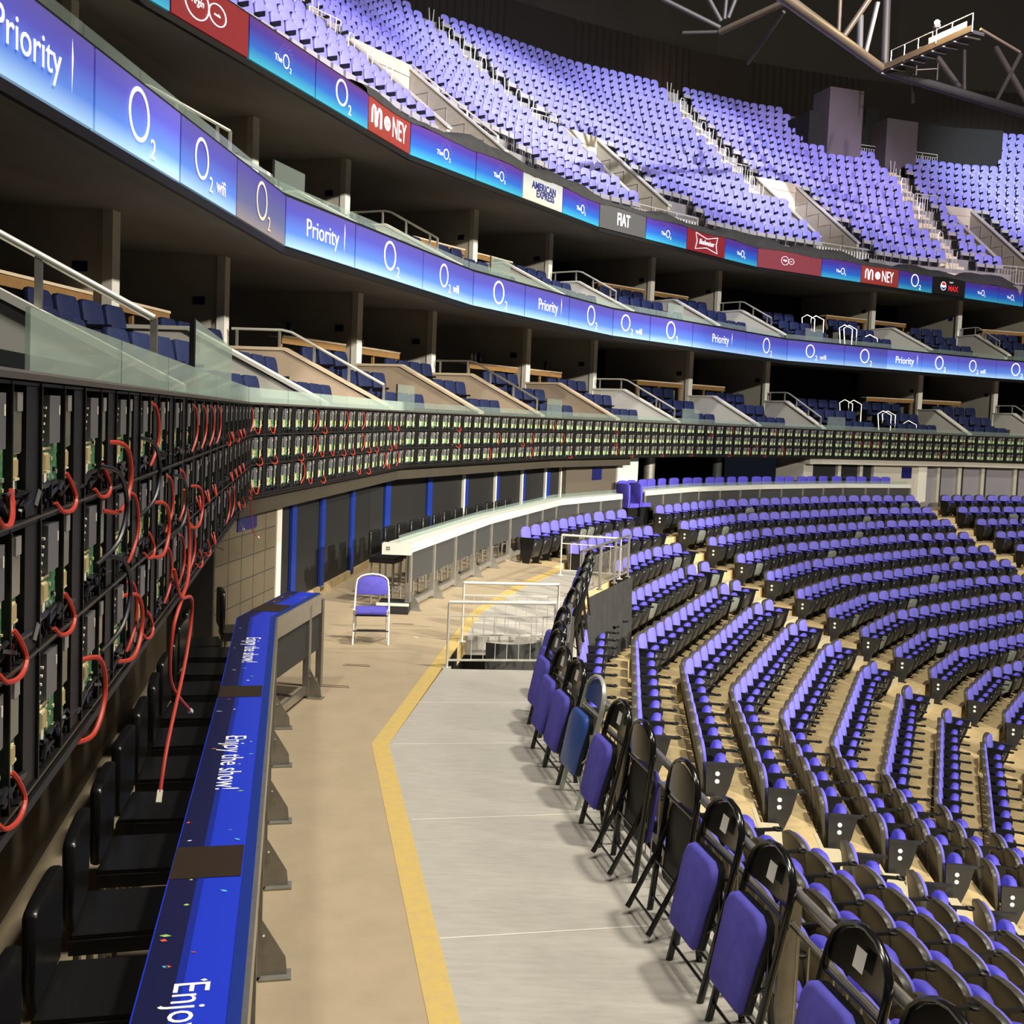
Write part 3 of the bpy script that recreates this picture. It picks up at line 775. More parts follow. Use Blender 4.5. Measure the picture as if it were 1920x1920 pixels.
def art_the(par, H):
    ik = INK[0]; b = MB(); ring(b, 0, 0, .105, .125, .024); o = b.build('lettering', ik, par); o.location = (-.05, .012, H*.45)
    put(par, text_mesh('The', .16, ik, .95), -.20, H*.42); put(par, text_mesh('2', .13, ik, .95), .20, H*.45-.12)
    b = MB()
    for q in range(26):
        a = .1+q*.12; r = .20+.03*(q % 3); x = r*math.cos(a); z = r*math.sin(a)*1.05
        b.box(x-.006, x+.006, 0, .001, z-.004, z+.004)
    o = b.build('emblem', M['sdot'], par); o.location = (-.05, .010, H*.47)
A_PT = [(-4.3, 4.4), (-4.15, 7.3), (-3.98, 9.6), (-3.84, 11.65), (-3.69, 13.56), (-3.62, 15.8), (-2.88, 17.9), (-1.85, 20.52), (-1.05, 23.1), (0.14, 25.13), (1.32, 27.19), (2.7, 29.6), (3.9, 31.0), (5.45, 32.75), (7.7, 35.2), (9.75, 37.3), (12.25, 38.75), (14.22, 39.9), (15.99, 40.8), (17.91, 41.85), (20.0, 43.0), (22.1, 43.9)]
A_ST = [LA.station(p) for p in A_PT]
A_C = ['O', 'P', 'O', 'W', 'O', 'P', 'O', 'W', 'O', 'P', 'O', 'W', 'O', 'P', 'O', 'W', 'O', 'P', 'O', 'W', 'O']
A_L = [0, 0, 0, 1, 2, 1, 1, 1, 1, 1, 1, 1, 1, 1, 1, 1, 1, 0, 0, 0, 0]
za0, za1 = 5.37, 6.11
for q, c in enumerate(A_C):
    nm = {'P': 'Priority', 'O': 'O2', 'W': 'O2 wifi'}[c]; l = A_L[q]
    o = panel(LA, A_ST[q], A_ST[q+1], za0, za1, GC if q == 4 else GA[l], f'blue screen reading {nm}, {nth(q+1)} along the lower ribbon')
    if c == 'P':
        cc = 0
        put(o, text_mesh('Priority', .40, INK[l], .86), cc, .37)
        b = MB(); x = cc+.72
        b.add([(-x-.02, .01, .50), (-x+.005, .01, .74*.9), (-x+.012, .01, .50), (-x+.005, .01, .18)], [(0, 1, 2, 3)]); b.build('emblem', INK[l], o)
    elif c == 'W': art_o2(o, .74, INK[l], 'wifi', .9, -.25)
    else: art_o2(o, .74, INK[2] if q == 4 else INK[l], 'o2', 1, 0)
B_PT = [(-5.6, 13.6), (-5.41, 15.74), (-4.71, 17.64), (-4.06, 19.71), (-3.39, 21.72), (-2.62, 23.6), (-1.27, 25.84), (-0.12, 27.7), (1.07, 29.45), (2.3, 31.3), (3.87, 33.0), (5.45, 34.6), (7.06, 36.25), (8.6, 37.75), (11.42, 39.5), (13.32, 40.6), (15.21, 41.75), (17.03, 42.8), (18.88, 43.85), (20.83, 45.05), (22.4, 46.0)]
B_ST = [LB.station(p) for p in B_PT]
B_C = ['T', 'V', 'T', 'O', 'M', 'T', 'T', 'A', 'T', 'F', 'T', 'B', 'T', 'VL', 'T', 'M', 'O', 'X', 'T', 'T']
names = {'T': 'The O2 small logo', 'V': 'looping brand mark', 'VL': 'thin looping brand mark', 'O': 'large O2', 'M': 'MONEY', 'A': 'AMERICAN EXPRESS', 'F': 'FIAT', 'B': 'Budweiser', 'X': 'pepsi MAX'}
colr = {'T': 'teal and blue', 'V': 'red', 'VL': 'rose red', 'O': 'teal and blue', 'M': 'red', 'A': 'pale', 'F': 'grey', 'B': 'red', 'X': 'black'}
mt = {'T': GB, 'V': M['sred'], 'VL': M['srose'], 'O': GB, 'M': M['sred2'], 'A': M['samex'], 'F': M['sgrey'], 'B': M['sred'], 'X': M['sblack']}
zb0, zb1 = 8.75, 9.46; H = .71
def infinity(b, s, t, m=0, sk=.75):
    for sx, r in ((1, 1), (-1, sk)):
        P = []
        for q in range(25):
            a = 2*PI*q/24; P.append((sx*(r*.30*s*(1+math.cos(a)) if True else 0), 0, r*.22*s*math.sin(a)*(1.15 if sx > 0 else 1)))
        b.tube(P, t, 4, m)
for q, c in enumerate(B_C):
    o = panel(LB, B_ST[q], B_ST[q+1], zb0, zb1, mt[c], f'{colr[c]} screen with {names[c]}, {nth(q+1)} along the upper ribbon')
    k = INK[0]
    if c == 'T': art_the(o, H)
    elif c == 'O': art_o2(o, H, k, 'o2', .95)
    elif c in ('V', 'VL'):
        b = MB(); s = 1.0 if c == 'V' else .62; infinity(b, s, .011*s if c == 'V' else .007)
        e = b.build('emblem', k, o); e.location = (.1, .012, H*.52)
        put(o, text_mesh('Virgin', .17*s, k, .85, shear=.3), -.1-.30*s, H*.52+.02*s); put(o, text_mesh('media', .07*s, k, 1), -.1+.22*s, H*.52)
    elif c == 'M':
        put(o, text_mesh('NEY', .62, k, .60), .42, H*.47)
        b = MB(); disc(b, 0, 0, .15); e = b.build('emblem', k, o); e.location = (.16, .012, H*.50)
        put(o, text_mesh('Virgin', .10, M['sred2'], .8, shear=.3), -.16, H*.5, .016)
        b = MB(); P = []
        for z0_, x0 in (): pass
        for pts in ([(-.86, .30), (-.86, .60), (-.80, .70), (-.72, .66), (-.70, .5), (-.69, .32), (-.66, .26), (-.62, .30), (-.63, .40), (-.60, .58), (-.54, .69), (-.46, .66), (-.43, .56), (-.43, .26)],):
            b.tube([(-x*.95-.0, 0, (z-.48)*.92) for x, z in pts], .022, 5)
        e = b.build('lettering', k, o); e.location = (0.05, .014, H*.5)
    elif c == 'A':
        put(o, text_mesh('AMERICAN', .27, M['snavy'], .95, bold=.006), .02, H*.62); put(o, text_mesh('EXPRESS', .27, M['snavy'], .95, bold=.006), .10, H*.34)
    elif c == 'F':
        put(o, text_mesh('FIAT', .52, INK[1], .62, bold=.012), 0, H*.5)
    elif c == 'B':
        put(o, text_mesh('Budweiser', .25, k, .85, shear=.3), 0, H*.5)
        b = MB(); P = [(-.66, .27), (0, .14), (.66, .27), (.57, 0), (.66, -.27), (0, -.16), (-.66, -.27), (-.57, 0)]
        b.tube([(x, 0, z) for x, z in P], .012, 4, closed=True); e = b.build('emblem', k, o); e.location = (0, .012, H*.5)
    elif c == 'X':
        b = MB(); disc(b, 0, 0, .18, 0, 0); disc(b, 0, 0, .155, .002, 1, a0=PI, a1=2*PI); disc(b, 0, 0, .155, .002, 2, a0=.05, a1=PI-.05)
        b.add([(-.17, .004, .05), (0, .004, .02), (.17, .004, .07), (.17, .004, -.03), (0, .004, -.07), (-.17, .004, -.02)], [(0, 1, 2, 3, 4, 5)], 0)
        e = b.build('emblem', [INK[0], M['pblue'], M['pred']], o); e.location = (.38, .012, H*.5)
        put(o, text_mesh('MAX', .30, M['pred'], 1, bold=.012), .25, H*.40); put(o, text_mesh('pepsi', .11, INK[1], 1), .12, H*.78)
# cloth sheeting laid along the lip above the upper ribbon
b = MB(); P = []; s = 20.0; r = random.Random(3)
vs = []; n = 0; NP = 6
while s < 62:
    h = .10*math.sin(s*1.3)+.10*math.sin(s*.47+1)+.05*math.sin(s*3.1)
    pr = [(.03, 9.44+.03*math.sin(s*2)), (.02, 9.55+.3*h*.3), (-.10, 9.68+h*.45), (-.35, 9.80+h*.9), (-.75, 9.86+h*1.1), (-1.1, 9.75+h)]
    for o_, z in pr:
        p = LB.at(s, o_); vs.append((p.x, p.y, z+r.uniform(-.012, .012)))
    s += .16; n += 1
b.add(vs, [(i*NP+j, (i+1)*NP+j, (i+1)*NP+j+1, i*NP+j+1) for i in range(n-1) for j in range(NP-1)])
o = b.build('cloth_sheeting', M['cloth'], smooth=True); tag(o, 'long wrinkled black cloth laid over the lip above the upper ribbon of screens', 'cloth')
# ------------------------------------------------------------------ LOWER BOWL SEATS (local +Y faces the arena)
def dome(w, z0, z1, n=7, top=.16):
    """outline of a seat back: straight sides, rounded top"""
    pts = [(-w*.88, z0), (w*.88, z0), (w, z0+(z1-z0)*.3), (w, z1-top)]
    for q in range(1, n): a = PI*q/n; pts.append((w*math.copysign(abs(math.cos(a))**.72, math.cos(a)), z1-top+top*math.sin(a)**.85))
    pts.append((-w, z1-top)); pts.append((-w, z0+(z1-z0)*.3)); return pts
def leanM(a, y=0, z=0): return Matrix.Translation((0, y, z)) @ Matrix.Rotation(a, 4, 'X') @ Matrix.Translation((0, -y, -z))
def arena_seat_parts():
    P = {}
    b = MB(); b.M = leanM(math.radians(9), 0, .3); b.pad(dome(.266, .10, .83, 9, .13), .035, -.035, .02, 0, .97); P['back_shell'] = (b, M['shell'])
    b = MB(); b.M = leanM(math.radians(9), 0, .3); b.pad(dome(.243, .36, .805, 9, .14), .036, .080, .020, 0, .95); P['backrest'] = (b, M['lilacf'])
    t = leanM(math.radians(-16), .20, .28)
    b = MB(); b.M = t; b.pad(dome(.185, .22, .63, 7, .17), .20, .10, .045, 0, .78); P['cushion'] = (b, M['purple2'])
    b = MB(); b.M = t; b.pad(dome(.215, .18, .56, 7, .12), .20, .28, .03, 0, .86); P['seat_pan'] = (b, M['plastic'])
    b = MB(); b.box(.262, .298, .02, .44, .575, .605); b.tube([(.28, .44+.045*math.cos(a), .592) if False else (.28+.045*math.cos(a), .475+.045*math.sin(a), .592) for a in [2*PI*q/10 for q in range(10)]], .012, 5, closed=True, flat=1.3)
    b.prism([(.268, .03, .575), (.268, .33, .575), (.268, .22, .02), (.268, .08, .02)], (.024, 0, 0)); b.box(.25, .31, .04, .28, 0, .02)
    P['armrest'] = (b, M['black'])
    b = MB(); b.prism([(-.285, .02, .60), (-.285, .40, .60), (-.285, .33, .30), (-.285, .22, .02), (-.285, .04, .02)], (-.03, 0, 0)); b.box(-.32, -.27, .02, .46, .575, .61)
    for z in (.47, .37): b.tube([(-.314, .17, z), (-.319, .17, z)], .03, 10, 1)
    P['end_panel'] = (b, [M['plastic'], M['paper']])
    return P
SP = arena_seat_parts()
SP_ = SP
SM = {k: q[0].mesh('arena_seat_'+k, q[1], True) for k, q in SP.items()}
DP = SP['seat_pan'][0].mesh('arena_seat_dusty_pan', M['dustpan'], True)
b = MB(); v = SP['end_panel'][0]; b.v = [(-p[0], p[1], p[2]) for p in v.v]; b.f = [f[::-1] for f in v.f]; b.m = v.m; E2 = b.mesh('arena_seat_end_panel_b', SP['end_panel'][1])
def whole_seat(parts, SP):
    b = MB(); ms = []
    for k in parts:
        q, m = SP[k]; m = m if isinstance(m, list) else [m]; o = len(b.v); mo = len(ms); ms += m
        b.v += q.v; b.f += [tuple(i+o for i in f) for f in q.f]; b.m += [x+mo for x in q.m]
    return b, ms
SW, SWm = whole_seat(['back_shell', 'backrest', 'cushion', 'seat_pan', 'armrest'], SP)
def lower_gap(i, s, o):
    if i == 1: c = 1.6+(o-4.6)*.29; return (c-.62, c+.62)
    if i == 3: return (2.0-.02, 3.62)
    if i == 5: return (3.68, 5.05)
    return None
seats = []      # (dist, x, y, z, rz, row, block, idx, endflag)
start = {1: 10.9, 2: 11.8, 3: 12.4}
names_b = {0: 'beside the walkway', 1: 'between walkway and stairs', 2: 'in the middle block', 3: 'beyond the far stairs'}
for k in range(1, 15):
    off = row_off(k); blk = 0; idx = 0
    for i in range(0, 7):
        a, c = lim(i, off); a += .04; c -= .04
        if k in start:
            if c < start[k]: continue
            a = max(a, start[k])
        if i == 0: a = max(a, -11)
        g = lower_gap(i, 0, off)
        segs = [(a, c)] if g is None else [(a, ST0[i]+g[0]), (ST0[i]+g[1], c)]
        for j, (s0, s1) in enumerate(segs):
            if j == 1: blk += 1; idx = 0
            n = int((s1-s0)/.556)
            if n < 1: continue
            d = (s1-s0)/n
            for q in range(n):
                s = s0+d*(q+.5)
                if k == 4 and s < 4: 
                    pass
                idx += 1; p = at(s, off+(.06 if k == 1 else 0), i); z = row_z(k)
                end = 0
                if g is not None and j == 1 and q == 0: end = 2     # first seat after stairs (small station end = local +x)
                if g is not None and j == 0 and q == n-1: end = 1
                if seen(p.x, p.y, z+.7, 30):
                    seats.append((math.hypot(p.x, p.y), p.x, p.y, z, rz_of(i)+math.radians(rnd.uniform(-1, 1)), k, blk, idx, end))
# which ones show largest: nearest, but not those tucked behind the platform or fence
seats.sort(key=lambda t: t[0])
ind = 0; sb = MB()
broken = {(5, 1, 3), (7, 1, 9), (9, 2, 12)}
for d, x, y, z, rz, k, blk, idx, end in seats:
    hid = (k == 4 and y > 13.2 and y < 17.5)
    if ind < 296 and not hid:
        ind += 1
        lab = f'purple tip-up seat, {nth(k)} row down from the white counter, {nth(idx)} along {names_b[blk]}'
        e = empty('arena_seat', (x, y, z), rz)
        dusty = rnd.random() < .07
        for kk in ('back_shell', 'backrest', 'cushion', 'seat_pan', 'armrest'): link(kk, DP if dusty and kk == 'seat_pan' else SM[kk], e)
        if end == 1: link('end_panel', SM['end_panel'], e)
        if end == 2: link('end_panel', E2, e)
        tag(e, lab, 'seat', 'purple tip-up seats of the lower bowl')
    else:
        m = Matrix.Translation((x, y, z)) @ Matrix.Rotation(rz, 4, 'Z'); o = len(sb.v)
        sb.v += [tuple(m @ Vector(q)) for q in SW.v]; sb.f += [tuple(i+o for i in f) for f in SW.f]; sb.m += [5 if (q_ == 3 and (idx*7+k*5) % 15 == 0) else q_ for q_ in SW.m]
print('SEATS', len(seats), 'ind', ind)
o = sb.build('arena_seat', SWm+[M['dustpan']], smooth=True)
tag(o, 'distant purple tip-up seats filling the farther rows of the lower bowl', 'seats', 'purple tip-up seats of the lower bowl', 'stuff')
# half steps in the stair gaps and pale nosings
b = MB()
for k in range(1, 15):
    for i in (1, 3, 5):
        if i == 1 and k < 4: continue
        g = lower_gap(i, 0, row_off(k)+.85); c = ST0[i]+(g[0]+g[1])/2
        b.M = lmat(c, row_off(k)+.70, 0, i); b.box(-.52, .52, 0, .30, row_z(k+1), row_z(k+1)+.185)
        b.box(-.52, .52, -.05, .002, row_z(k)-.03, row_z(k)+.004)
struct('floor_half_steps', b, M['step'])
b = MB()
for k in range(4, 12):
    g = lower_gap(1, 0, row_off(k)+.85); c = ST0[1]+g[0]-.25
    b.M = lmat(c-.5, row_off(k)+.60, 0, 1); b.box(-.4, .3, -.05, .02, row_z(k), row_z(k)+.004)
struct('floor_step_strips', b, M['panel'])
# ------------------------------------------------------------------ BLUE STOOL COUNTER
BF = [(-.35, 1.1), (-.76, 3.01), (-1.60, 6.92), (-2.08, 9.15), (-1.93, 10.45)]     # arena-side edge
BBk = [(-.66, 1.0), (-1.09, 2.98), (-1.92, 6.86), (-2.41, 9.05), (-2.27, 10.5)]
e = empty('bar_counter', (-1.6, 6.9, 0)); tag(e, 'long blue-wrapped counter with welcome lettering and confetti print, its steel frame facing the walkway', 'counter')
O = Vector((-1.6, 6.9, 0))
def L3(p, z=0): return (p[0]-O.x, p[1]-O.y, z)
def strip2(b, A, B_, z0, z1, m=0):
    for i in range(len(A)-1):
        P = [L3(A[i], z0), L3(A[i+1], z0), L3(B_[i+1], z0), L3(B_[i], z0)]
        b.prism(P, (0, 0, z1-z0), m)
def lerp2(a, b, t): return (a[0]*(1-t)+b[0]*t, a[1]*(1-t)+b[1]*t)
b = MB(); IN = [lerp2(a, c, .13) for a, c in zip(BF, BBk)]; strip2(b, IN, BBk, .955, 1.0, 0); b.build('counter_top', M['bluew'], e)
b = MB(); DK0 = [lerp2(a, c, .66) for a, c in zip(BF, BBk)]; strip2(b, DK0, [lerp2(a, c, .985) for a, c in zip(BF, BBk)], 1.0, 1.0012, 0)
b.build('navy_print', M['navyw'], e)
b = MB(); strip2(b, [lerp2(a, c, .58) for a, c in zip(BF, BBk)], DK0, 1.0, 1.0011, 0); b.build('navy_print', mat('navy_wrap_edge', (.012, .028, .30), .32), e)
b = MB(); strip2(b, BF, IN, .93, 1.004, 0); b.build('edge_trim', M['blue'], e)
b = MB()
OUT = [(a[0]+.02, a[1]) for a in BF]; strip2(b, OUT, BF, .80, .995, 0); b.build('steel_fascia', M['steel'], e)
b = MB(); INN = [(a[0]-.03, a[1]) for a in BF]; strip2(b, BF, INN, .42, .80, 0); b.build('mesh_panel', M['panel'], e)
# posts, foot brackets and base channel
def along(A, d):
    for i in range(len(A)-1):
        l = math.dist(A[i], A[i+1])
        if d <= l or i == len(A)-2: return lerp2(A[i], A[i+1], d/l), math.atan2(A[i+1][1]-A[i][1], A[i+1][0]-A[i][0])
        d -= l
for d in (1.0, 2.0, 3.0, 4.0, 5.0, 6.0, 7.15, 8.15, 9.2, 9.62):
    p, a = along(BF, d); b = MB(); b.M = Matrix.Translation(L3(p)) @ Matrix.Rotation(a, 4, 'Z')
    b.box(-.035, .035, -.02, .04, 0.02, .93); b.build('post', M['galv'], e)
    if d > 9.5: continue
    b = MB(); b.M = Matrix.Translation(L3(p)) @ Matrix.Rotation(a, 4, 'Z')
    b.prism([(-.004, -.02, .30), (-.004, -.14, .10), (-.004, -.15, 0), (-.004, 0, 0)], (.008, 0, 0)); b.box(-.05, .05, -.17, -.01, 0, .01)
    b.tube([(.025, -.12, .01), (.025, -.12, .03)], .012, 6); b.tube([(-.02, -.025, .22), (-.02, -.035, .22)], .012, 6)
    b.build('foot_bracket', M['galv'], e)
b = MB(); strip2(b, BF, INN, .04, .12); b.build('base_channel', M['steel'], e)
b = MB(); A = along(BF, 9.2)[0]; A = BF[4]; B_ = BBk[4]
b.prism([L3(A, .42), L3(B_, .42), L3(B_, .955), L3(A, .955)], (0, .012, 0)); b.build('end_panel', M['panel'], e)
# lettering runs towards the viewer, tops of the letters to the arena
def flat_text(body, size, m, sx, loc, ang, par, name='lettering'):
    me = text_mesh(body, size, m, sx, .0006); me2 = me.copy()
    for v in me2.vertices: v.co = Vector((-v.co.x, v.co.z, v.co.y))
    o = link(name, me2, par); o.location = loc; o.rotation_euler = (0, 0, ang); return o
for d in (1.78, 4.36, 6.95):
    p, a = along(BF, d); n = Vector((-math.sin(a), math.cos(a))); q = Vector(p)+n*.17
    flat_text('Enjoy the show!', .165, M['ink'], .80, (q.x-O.x, q.y-O.y, 1.0022), a+PI, e)
for d0, d1 in ((.0, .02), (2.97, 3.27), (5.6, 5.87), (8.45, 8.8)):
    b = MB(); P = []
    for d in (d0, d1):
        p, a = along(BF, d); n = Vector((-math.sin(a), math.cos(a)))
        P.append(Vector(p)+n*.05); P.append(Vector(p)+n*.325)
    b.prism([L3(P[0], 1.0015), L3(P[1], 1.0015), L3(P[3], 1.0015), L3(P[2], 1.0015)], (0, 0, .001)); b.build('tape_band', M['band'], e)
conf = [mat('confetti_'+n, c, .5) for n, c in (('orange', (.8, .12, .05)), ('cream', (.85, .75, .45)), ('green', (.35, .60, .15)), ('cyan', (.10, .45, .80)), ('white', (.8, .85, .9)))]
b = MB(); r = random.Random(11)
for q in range(60):
    p, a = along(BF, r.uniform(.6, 9.6)); n = Vector((-math.sin(a), math.cos(a))); c = Vector(p)+n*r.uniform(.06, .31); l = r.uniform(.008, .022); w_ = r.uniform(.003, .008); t = r.uniform(-.6, .6)
    ux = Vector((math.cos(t), math.sin(t)))*l; uy = Vector((-math.sin(t), math.cos(t)))*w_
    b.add([L3(c-ux, 1.0024), L3(c-uy, 1.0024), L3(c+ux, 1.0024), L3(c+uy*1.4, 1.0024)], [(0, 1, 2, 3)], r.randrange(5))
b.build('confetti_print', conf, e)

# stools with backs behind the blue counter, facing the arena
def stool_parts():
    P = {}
    b = MB(); b.pad(dome(.21, .02, .40, 6, .03), 0, -.05, .02); P['backrest'] = (b, M['leather'], (0, -.17, .70))
    b = MB(); b.box(-.21, .21, -.19, .21, 0, .06); b.box(-.20, .20, -.18, .20, .06, .08); P['seat'] = (b, M['leather'], (0, 0, .62))
    b = MB(); b.tube([(-.16, .2, .24), (.16, .2, .24), (.16, -.16, .24), (-.16, -.16, .24)], .011, 6, closed=True); P['footrest'] = (b, M['galv'], (0, 0, 0))
    return P
STP = {k: (q.mesh('stool_'+k, m, True), l) for k, (q, m, l) in stool_parts().items()}
b = MB(); b.tube([(0, 0, .63), (0, 0, 0)], .016, 6); leg = b.mesh('stool_leg', M['galv'])
def stool(x, y, rz, label, grp):
    s = empty('bar_stool', (x, y, 0), rz)
    for k, (me, l) in STP.items(): o = link(k, me, s); o.location = l
    for sx in (-.18, .18):
        for sy in (-.16, .18): o = link('leg', leg, s); o.location = (sx, sy, 0)
    tag(s, label, 'bar stool', grp); return s
for q in range(13):
    d = 1.0+q*.60; p, a = along(BBk, d); n = Vector((-math.sin(a), math.cos(a))); c = Vector(p)+n*.22
    stool(c.x, c.y, a+PI+math.radians(rnd.uniform(-4, 4)), f'black leather stool tucked behind the blue counter, {nth(q+1)} from its cut-off end', 'stools along the blue counter')
stool(-2.85, 9.35, -1.25, 'black stool swung round by the dark wall, its plain back showing', 'stools along the blue counter')
stool(-2.62, 10.0, -1.2, 'black stool standing last, against the blockwork', 'stools along the blue counter')

# ------------------------------------------------------------------ WHITE-TOPPED COUNTERS
def white_counter(F, label, feet=True, glass=True):
    o0 = Vector((*F[0], 0)); c = empty('bar_counter', o0); tag(c, label, 'counter', 'white-topped counters')
    def LL(p, z): return (p[0]-o0.x, p[1]-o0.y, z)
    ln = Line(F); L_ = ln.S[-1]
    def ribbon(o1, o2, z0, z1):
        b = MB(); A = ln.path(0, L_, o1); B_ = ln.path(0, L_, o2)
        for i in range(len(A)-1): b.prism([LL(A[i], z0), LL(A[i+1], z0), LL(B_[i+1], z0), LL(B_[i], z0)], (0, 0, z1-z0))
        return b
    ribbon(.0, -.36, .96, 1.0).build('counter_top', M['white'], c)
    ribbon(.0, -.03, .86, .958).build('white_fascia', M['white'], c)
    ribbon(-.04, -.06, .42, .86).build('mesh_panel', M['panel'], c)
    ribbon(-.02, -.09, .05, .13).build('base_channel', M['galv'], c)
    if glass: ribbon(-.20, -.21, 1.0, 1.10).build('glass_upstand', M['glass2'], c)
    n = int(L_/1.12)
    b0 = MB(); b0.box(-.04, .04, -.09, -.015, .02, .86); pm = b0.mesh('counter_post', M['galv'])
    b1 = MB(); b1.prism([(-.004, -.01, .28), (-.004, .12, .10), (-.004, .14, 0), (-.004, -.02, 0)], (.008, 0, 0)); b1.box(-.05, .05, -.01, .16, 0, .01); bm = b1.mesh('counter_foot', M['galv'])
    b2 = MB()
    for x in (-.05, .05): b2.tube([(x, .0, .91), (x, .006, .91)], .010, 6)
    sm = b2.mesh('counter_fixings', M['galv'])
    for q in range(n+1):
        s = min(q*L_/n, L_-.02); s = max(s, .05); i = ln.f(s); p = ln.at(s)
        for nm, me in (('post', pm), ('foot_bracket', bm), ('fixing', sm)):
            if nm == 'foot_bracket' and not feet: continue
            o = link(nm, me, c); o.location = LL(p, 0); o.rotation_euler = (0, 0, ln.rz(s))
    return c
c1 = white_counter([(-1.42, 14.87), (-.37, 19.37), (1.19, 24.34), (2.95, 27.10)], 'white-topped counter with glass upstand and steel posts standing behind the railings')
b = MB(); b.box(-.42, .0, -.16, .02, .84, 1.0); o = b.build('end_cap', M['white'], c1)
put(o, text_mesh('22', .07, M['black'], .9), .33, .92, 0); o.children[0].location = (-.33, -.165, .93); o.children[0].rotation_euler = (0, 0, PI)
b = MB(); b.box(-.46, 0, -.3, .3, .0, .12); b.box(-.46, .01, -.31, -.28, .12, .16, 1); b.build('plinth', [M['lino'], M['white']], c1)
white_counter([(3.76, 28.72), (5.6, 31.38), (8.42, 34.2), (12.2, 37.12), (15.08, 38.63)], 'long far white counter running above the top seat row to the pale pillar', False)
for q in range(13):
    ln = Line([(-1.40, 14.85), (-.33, 19.35), (1.25, 24.3)]); s = .55+q*.62; p = ln.at(s, -.62)
    stool(p.x, p.y, ln.rz(s), f'dark stool behind the white counter, {nth(q+1)} from its numbered end', 'stools behind the white counter')
# purple-backed chairs lined up behind the far counter
def lounge():
    P = {}
    b = MB(); b.pad(dome(.24, .55, 1.22, 6, .06), 0, .07, .02); P['backrest'] = (b, M['purple2'])
    b = MB(); b.box(-.24, .24, .05, .48, .55, .66); P['cushion'] = (b, M['purple2'])
    b = MB(); b.box(-.22, .22, .02, .44, .0, .54); P['base'] = (b, M['black'])
    return P
LM = {k: q.mesh('bar_chair_'+k, m, True) for k, (q, m) in lounge().items()}
ln = Line([(3.76, 28.72), (5.6, 31.38), (8.42, 34.2), (12.2, 37.12), (15.08, 38.63)])
n = 0
for q in range(12):
    for h in (0, .55):
        s = .4+q*1.27+h
        if s > ln.S[-1]-.3: continue
        p = ln.at(s, -1.0); n += 1; e_ = empty('bar_chair', (p.x, p.y, 0), ln.rz(s))
        for k, me in LM.items(): link(k, me, e_)
        tag(e_, f'purple-backed chair peeping over the far white counter, {nth(n)} from its end by the round column', 'bar chair', 'chairs behind the far counter')
for q, (x, y) in enumerate([(3.05, 28.2), (3.45, 28.7)]):
    e_ = empty('bar_chair', (x, y, 0), -.75)
    for k, me in LM.items(): link(k, me, e_)
    tag(e_, ['purple chair alone in the gap between the two white counters, beside the pillar', 'purple chair in the counter gap, on the round column side'][q], 'bar chair', 'chairs in the counter gap')

# ------------------------------------------------------------------ LOW METAL RAILS
def railing(a, c, h, label, m='rail', gap=.11, posts=None, z0=0, mid=True, flatpost=False, name='railing'):
    a = Vector((*a, z0)); c = Vector((*c, z0)); d = c-a; L_ = d.length; r = empty(name, a); tag(r, label, 'railing')
    b = MB(); b.tube([(0, 0, h), d+Vector((0, 0, h))], .022, 8); b.build('handrail', M[m], r, smooth=True)
    if mid:
        b = MB(); b.tube([(0, 0, h-.16), d+Vector((0, 0, h-.16))], .011, 5); b.tube([(0, 0, .09), d+Vector((0, 0, .09))], .014, 5); b.build('crossbar', M[m], r)
    b = MB(); n = int(L_/gap)
    for q in range(1, n): p = d*(q/n); b.tube([p+Vector((0, 0, .09)), p+Vector((0, 0, h-.16))], .006, 4, capped=False)
    b.build('infill_bars', M[m], r)
    for t in (posts or (0, 1)):
        b = MB()
        if flatpost: b.beam((0, 0, 0), (0, 0, h-.02), .02, .10, 0, (d.x, d.y, 0))
        else: b.tube([(0, 0, 0), (0, 0, h-.01)], .016, 6)
        b.box(-.05, .05, -.05, .05, 0, .012)
        o = b.build('post', M['galv' if flatpost else m], r); o.location = d*t
    return r
railing((-.66, 11.55), (.56, 11.74), .76, 'pale low railing across the sunk stairwell, the closer of the two', gap=.13)
railing((-.56, 12.95), (.66, 13.1), .76, 'pale low railing closing the far side of the sunk stairwell', gap=.13)
railing((.97, 19.0), (2.05, 18.75), .75, 'pale railing across the end of the platform, before the tip-up seats', gap=.16)
F0, F1 = (1.20, 16.5), (2.24, 19.1)
railing(F0, F1, .78, 'steel railing with broad flat posts and close bars on the black draped ledge', 'steel', .07, (0, .36, .68, 1), flatpost=True)
b = MB(); vs = []; n = 30
for i in range(n):
    t = i/(n-1); p = Vector(F0).lerp(Vector(F1), t); w_ = .03*math.sin(i*1.9)
    vs += [(p.x+.10, p.y-.04, .02), (p.x+.12+w_, p.y-.05, -.5), (p.x+.14+w_*1.6, p.y-.05, -1.25)]
b.add(vs, [(i*3+j, i*3+j+1, i*3+4+j, i*3+3+j) for i in range(n-1) for j in range(2)])
o = b.build('ledge_drape', M['cloth'], smooth=True); tag(o, 'black cloth hanging in folds below the flat-posted railing', 'drape')
b = MB(); vs = []
for i in range(n):
    t = i/(n-1); x = -.25+t*1.05; y = 13.38+.15*t-.5*(1-t); sg = -.12*math.sin(PI*t)
    vs += [(x, y, .02+sg*.6), (x, y-.03+.02*math.sin(i), -.35), (x, y-.04, -.7)]
b.add(vs, [(i*3+j, i*3+j+1, i*3+4+j, i*3+3+j) for i in range(n-1) for j in range(2)])
o = b.build('stairwell_drape', M['cloth'], smooth=True); tag(o, 'black cloth slung inside the sunk stairwell behind the low railing', 'drape')
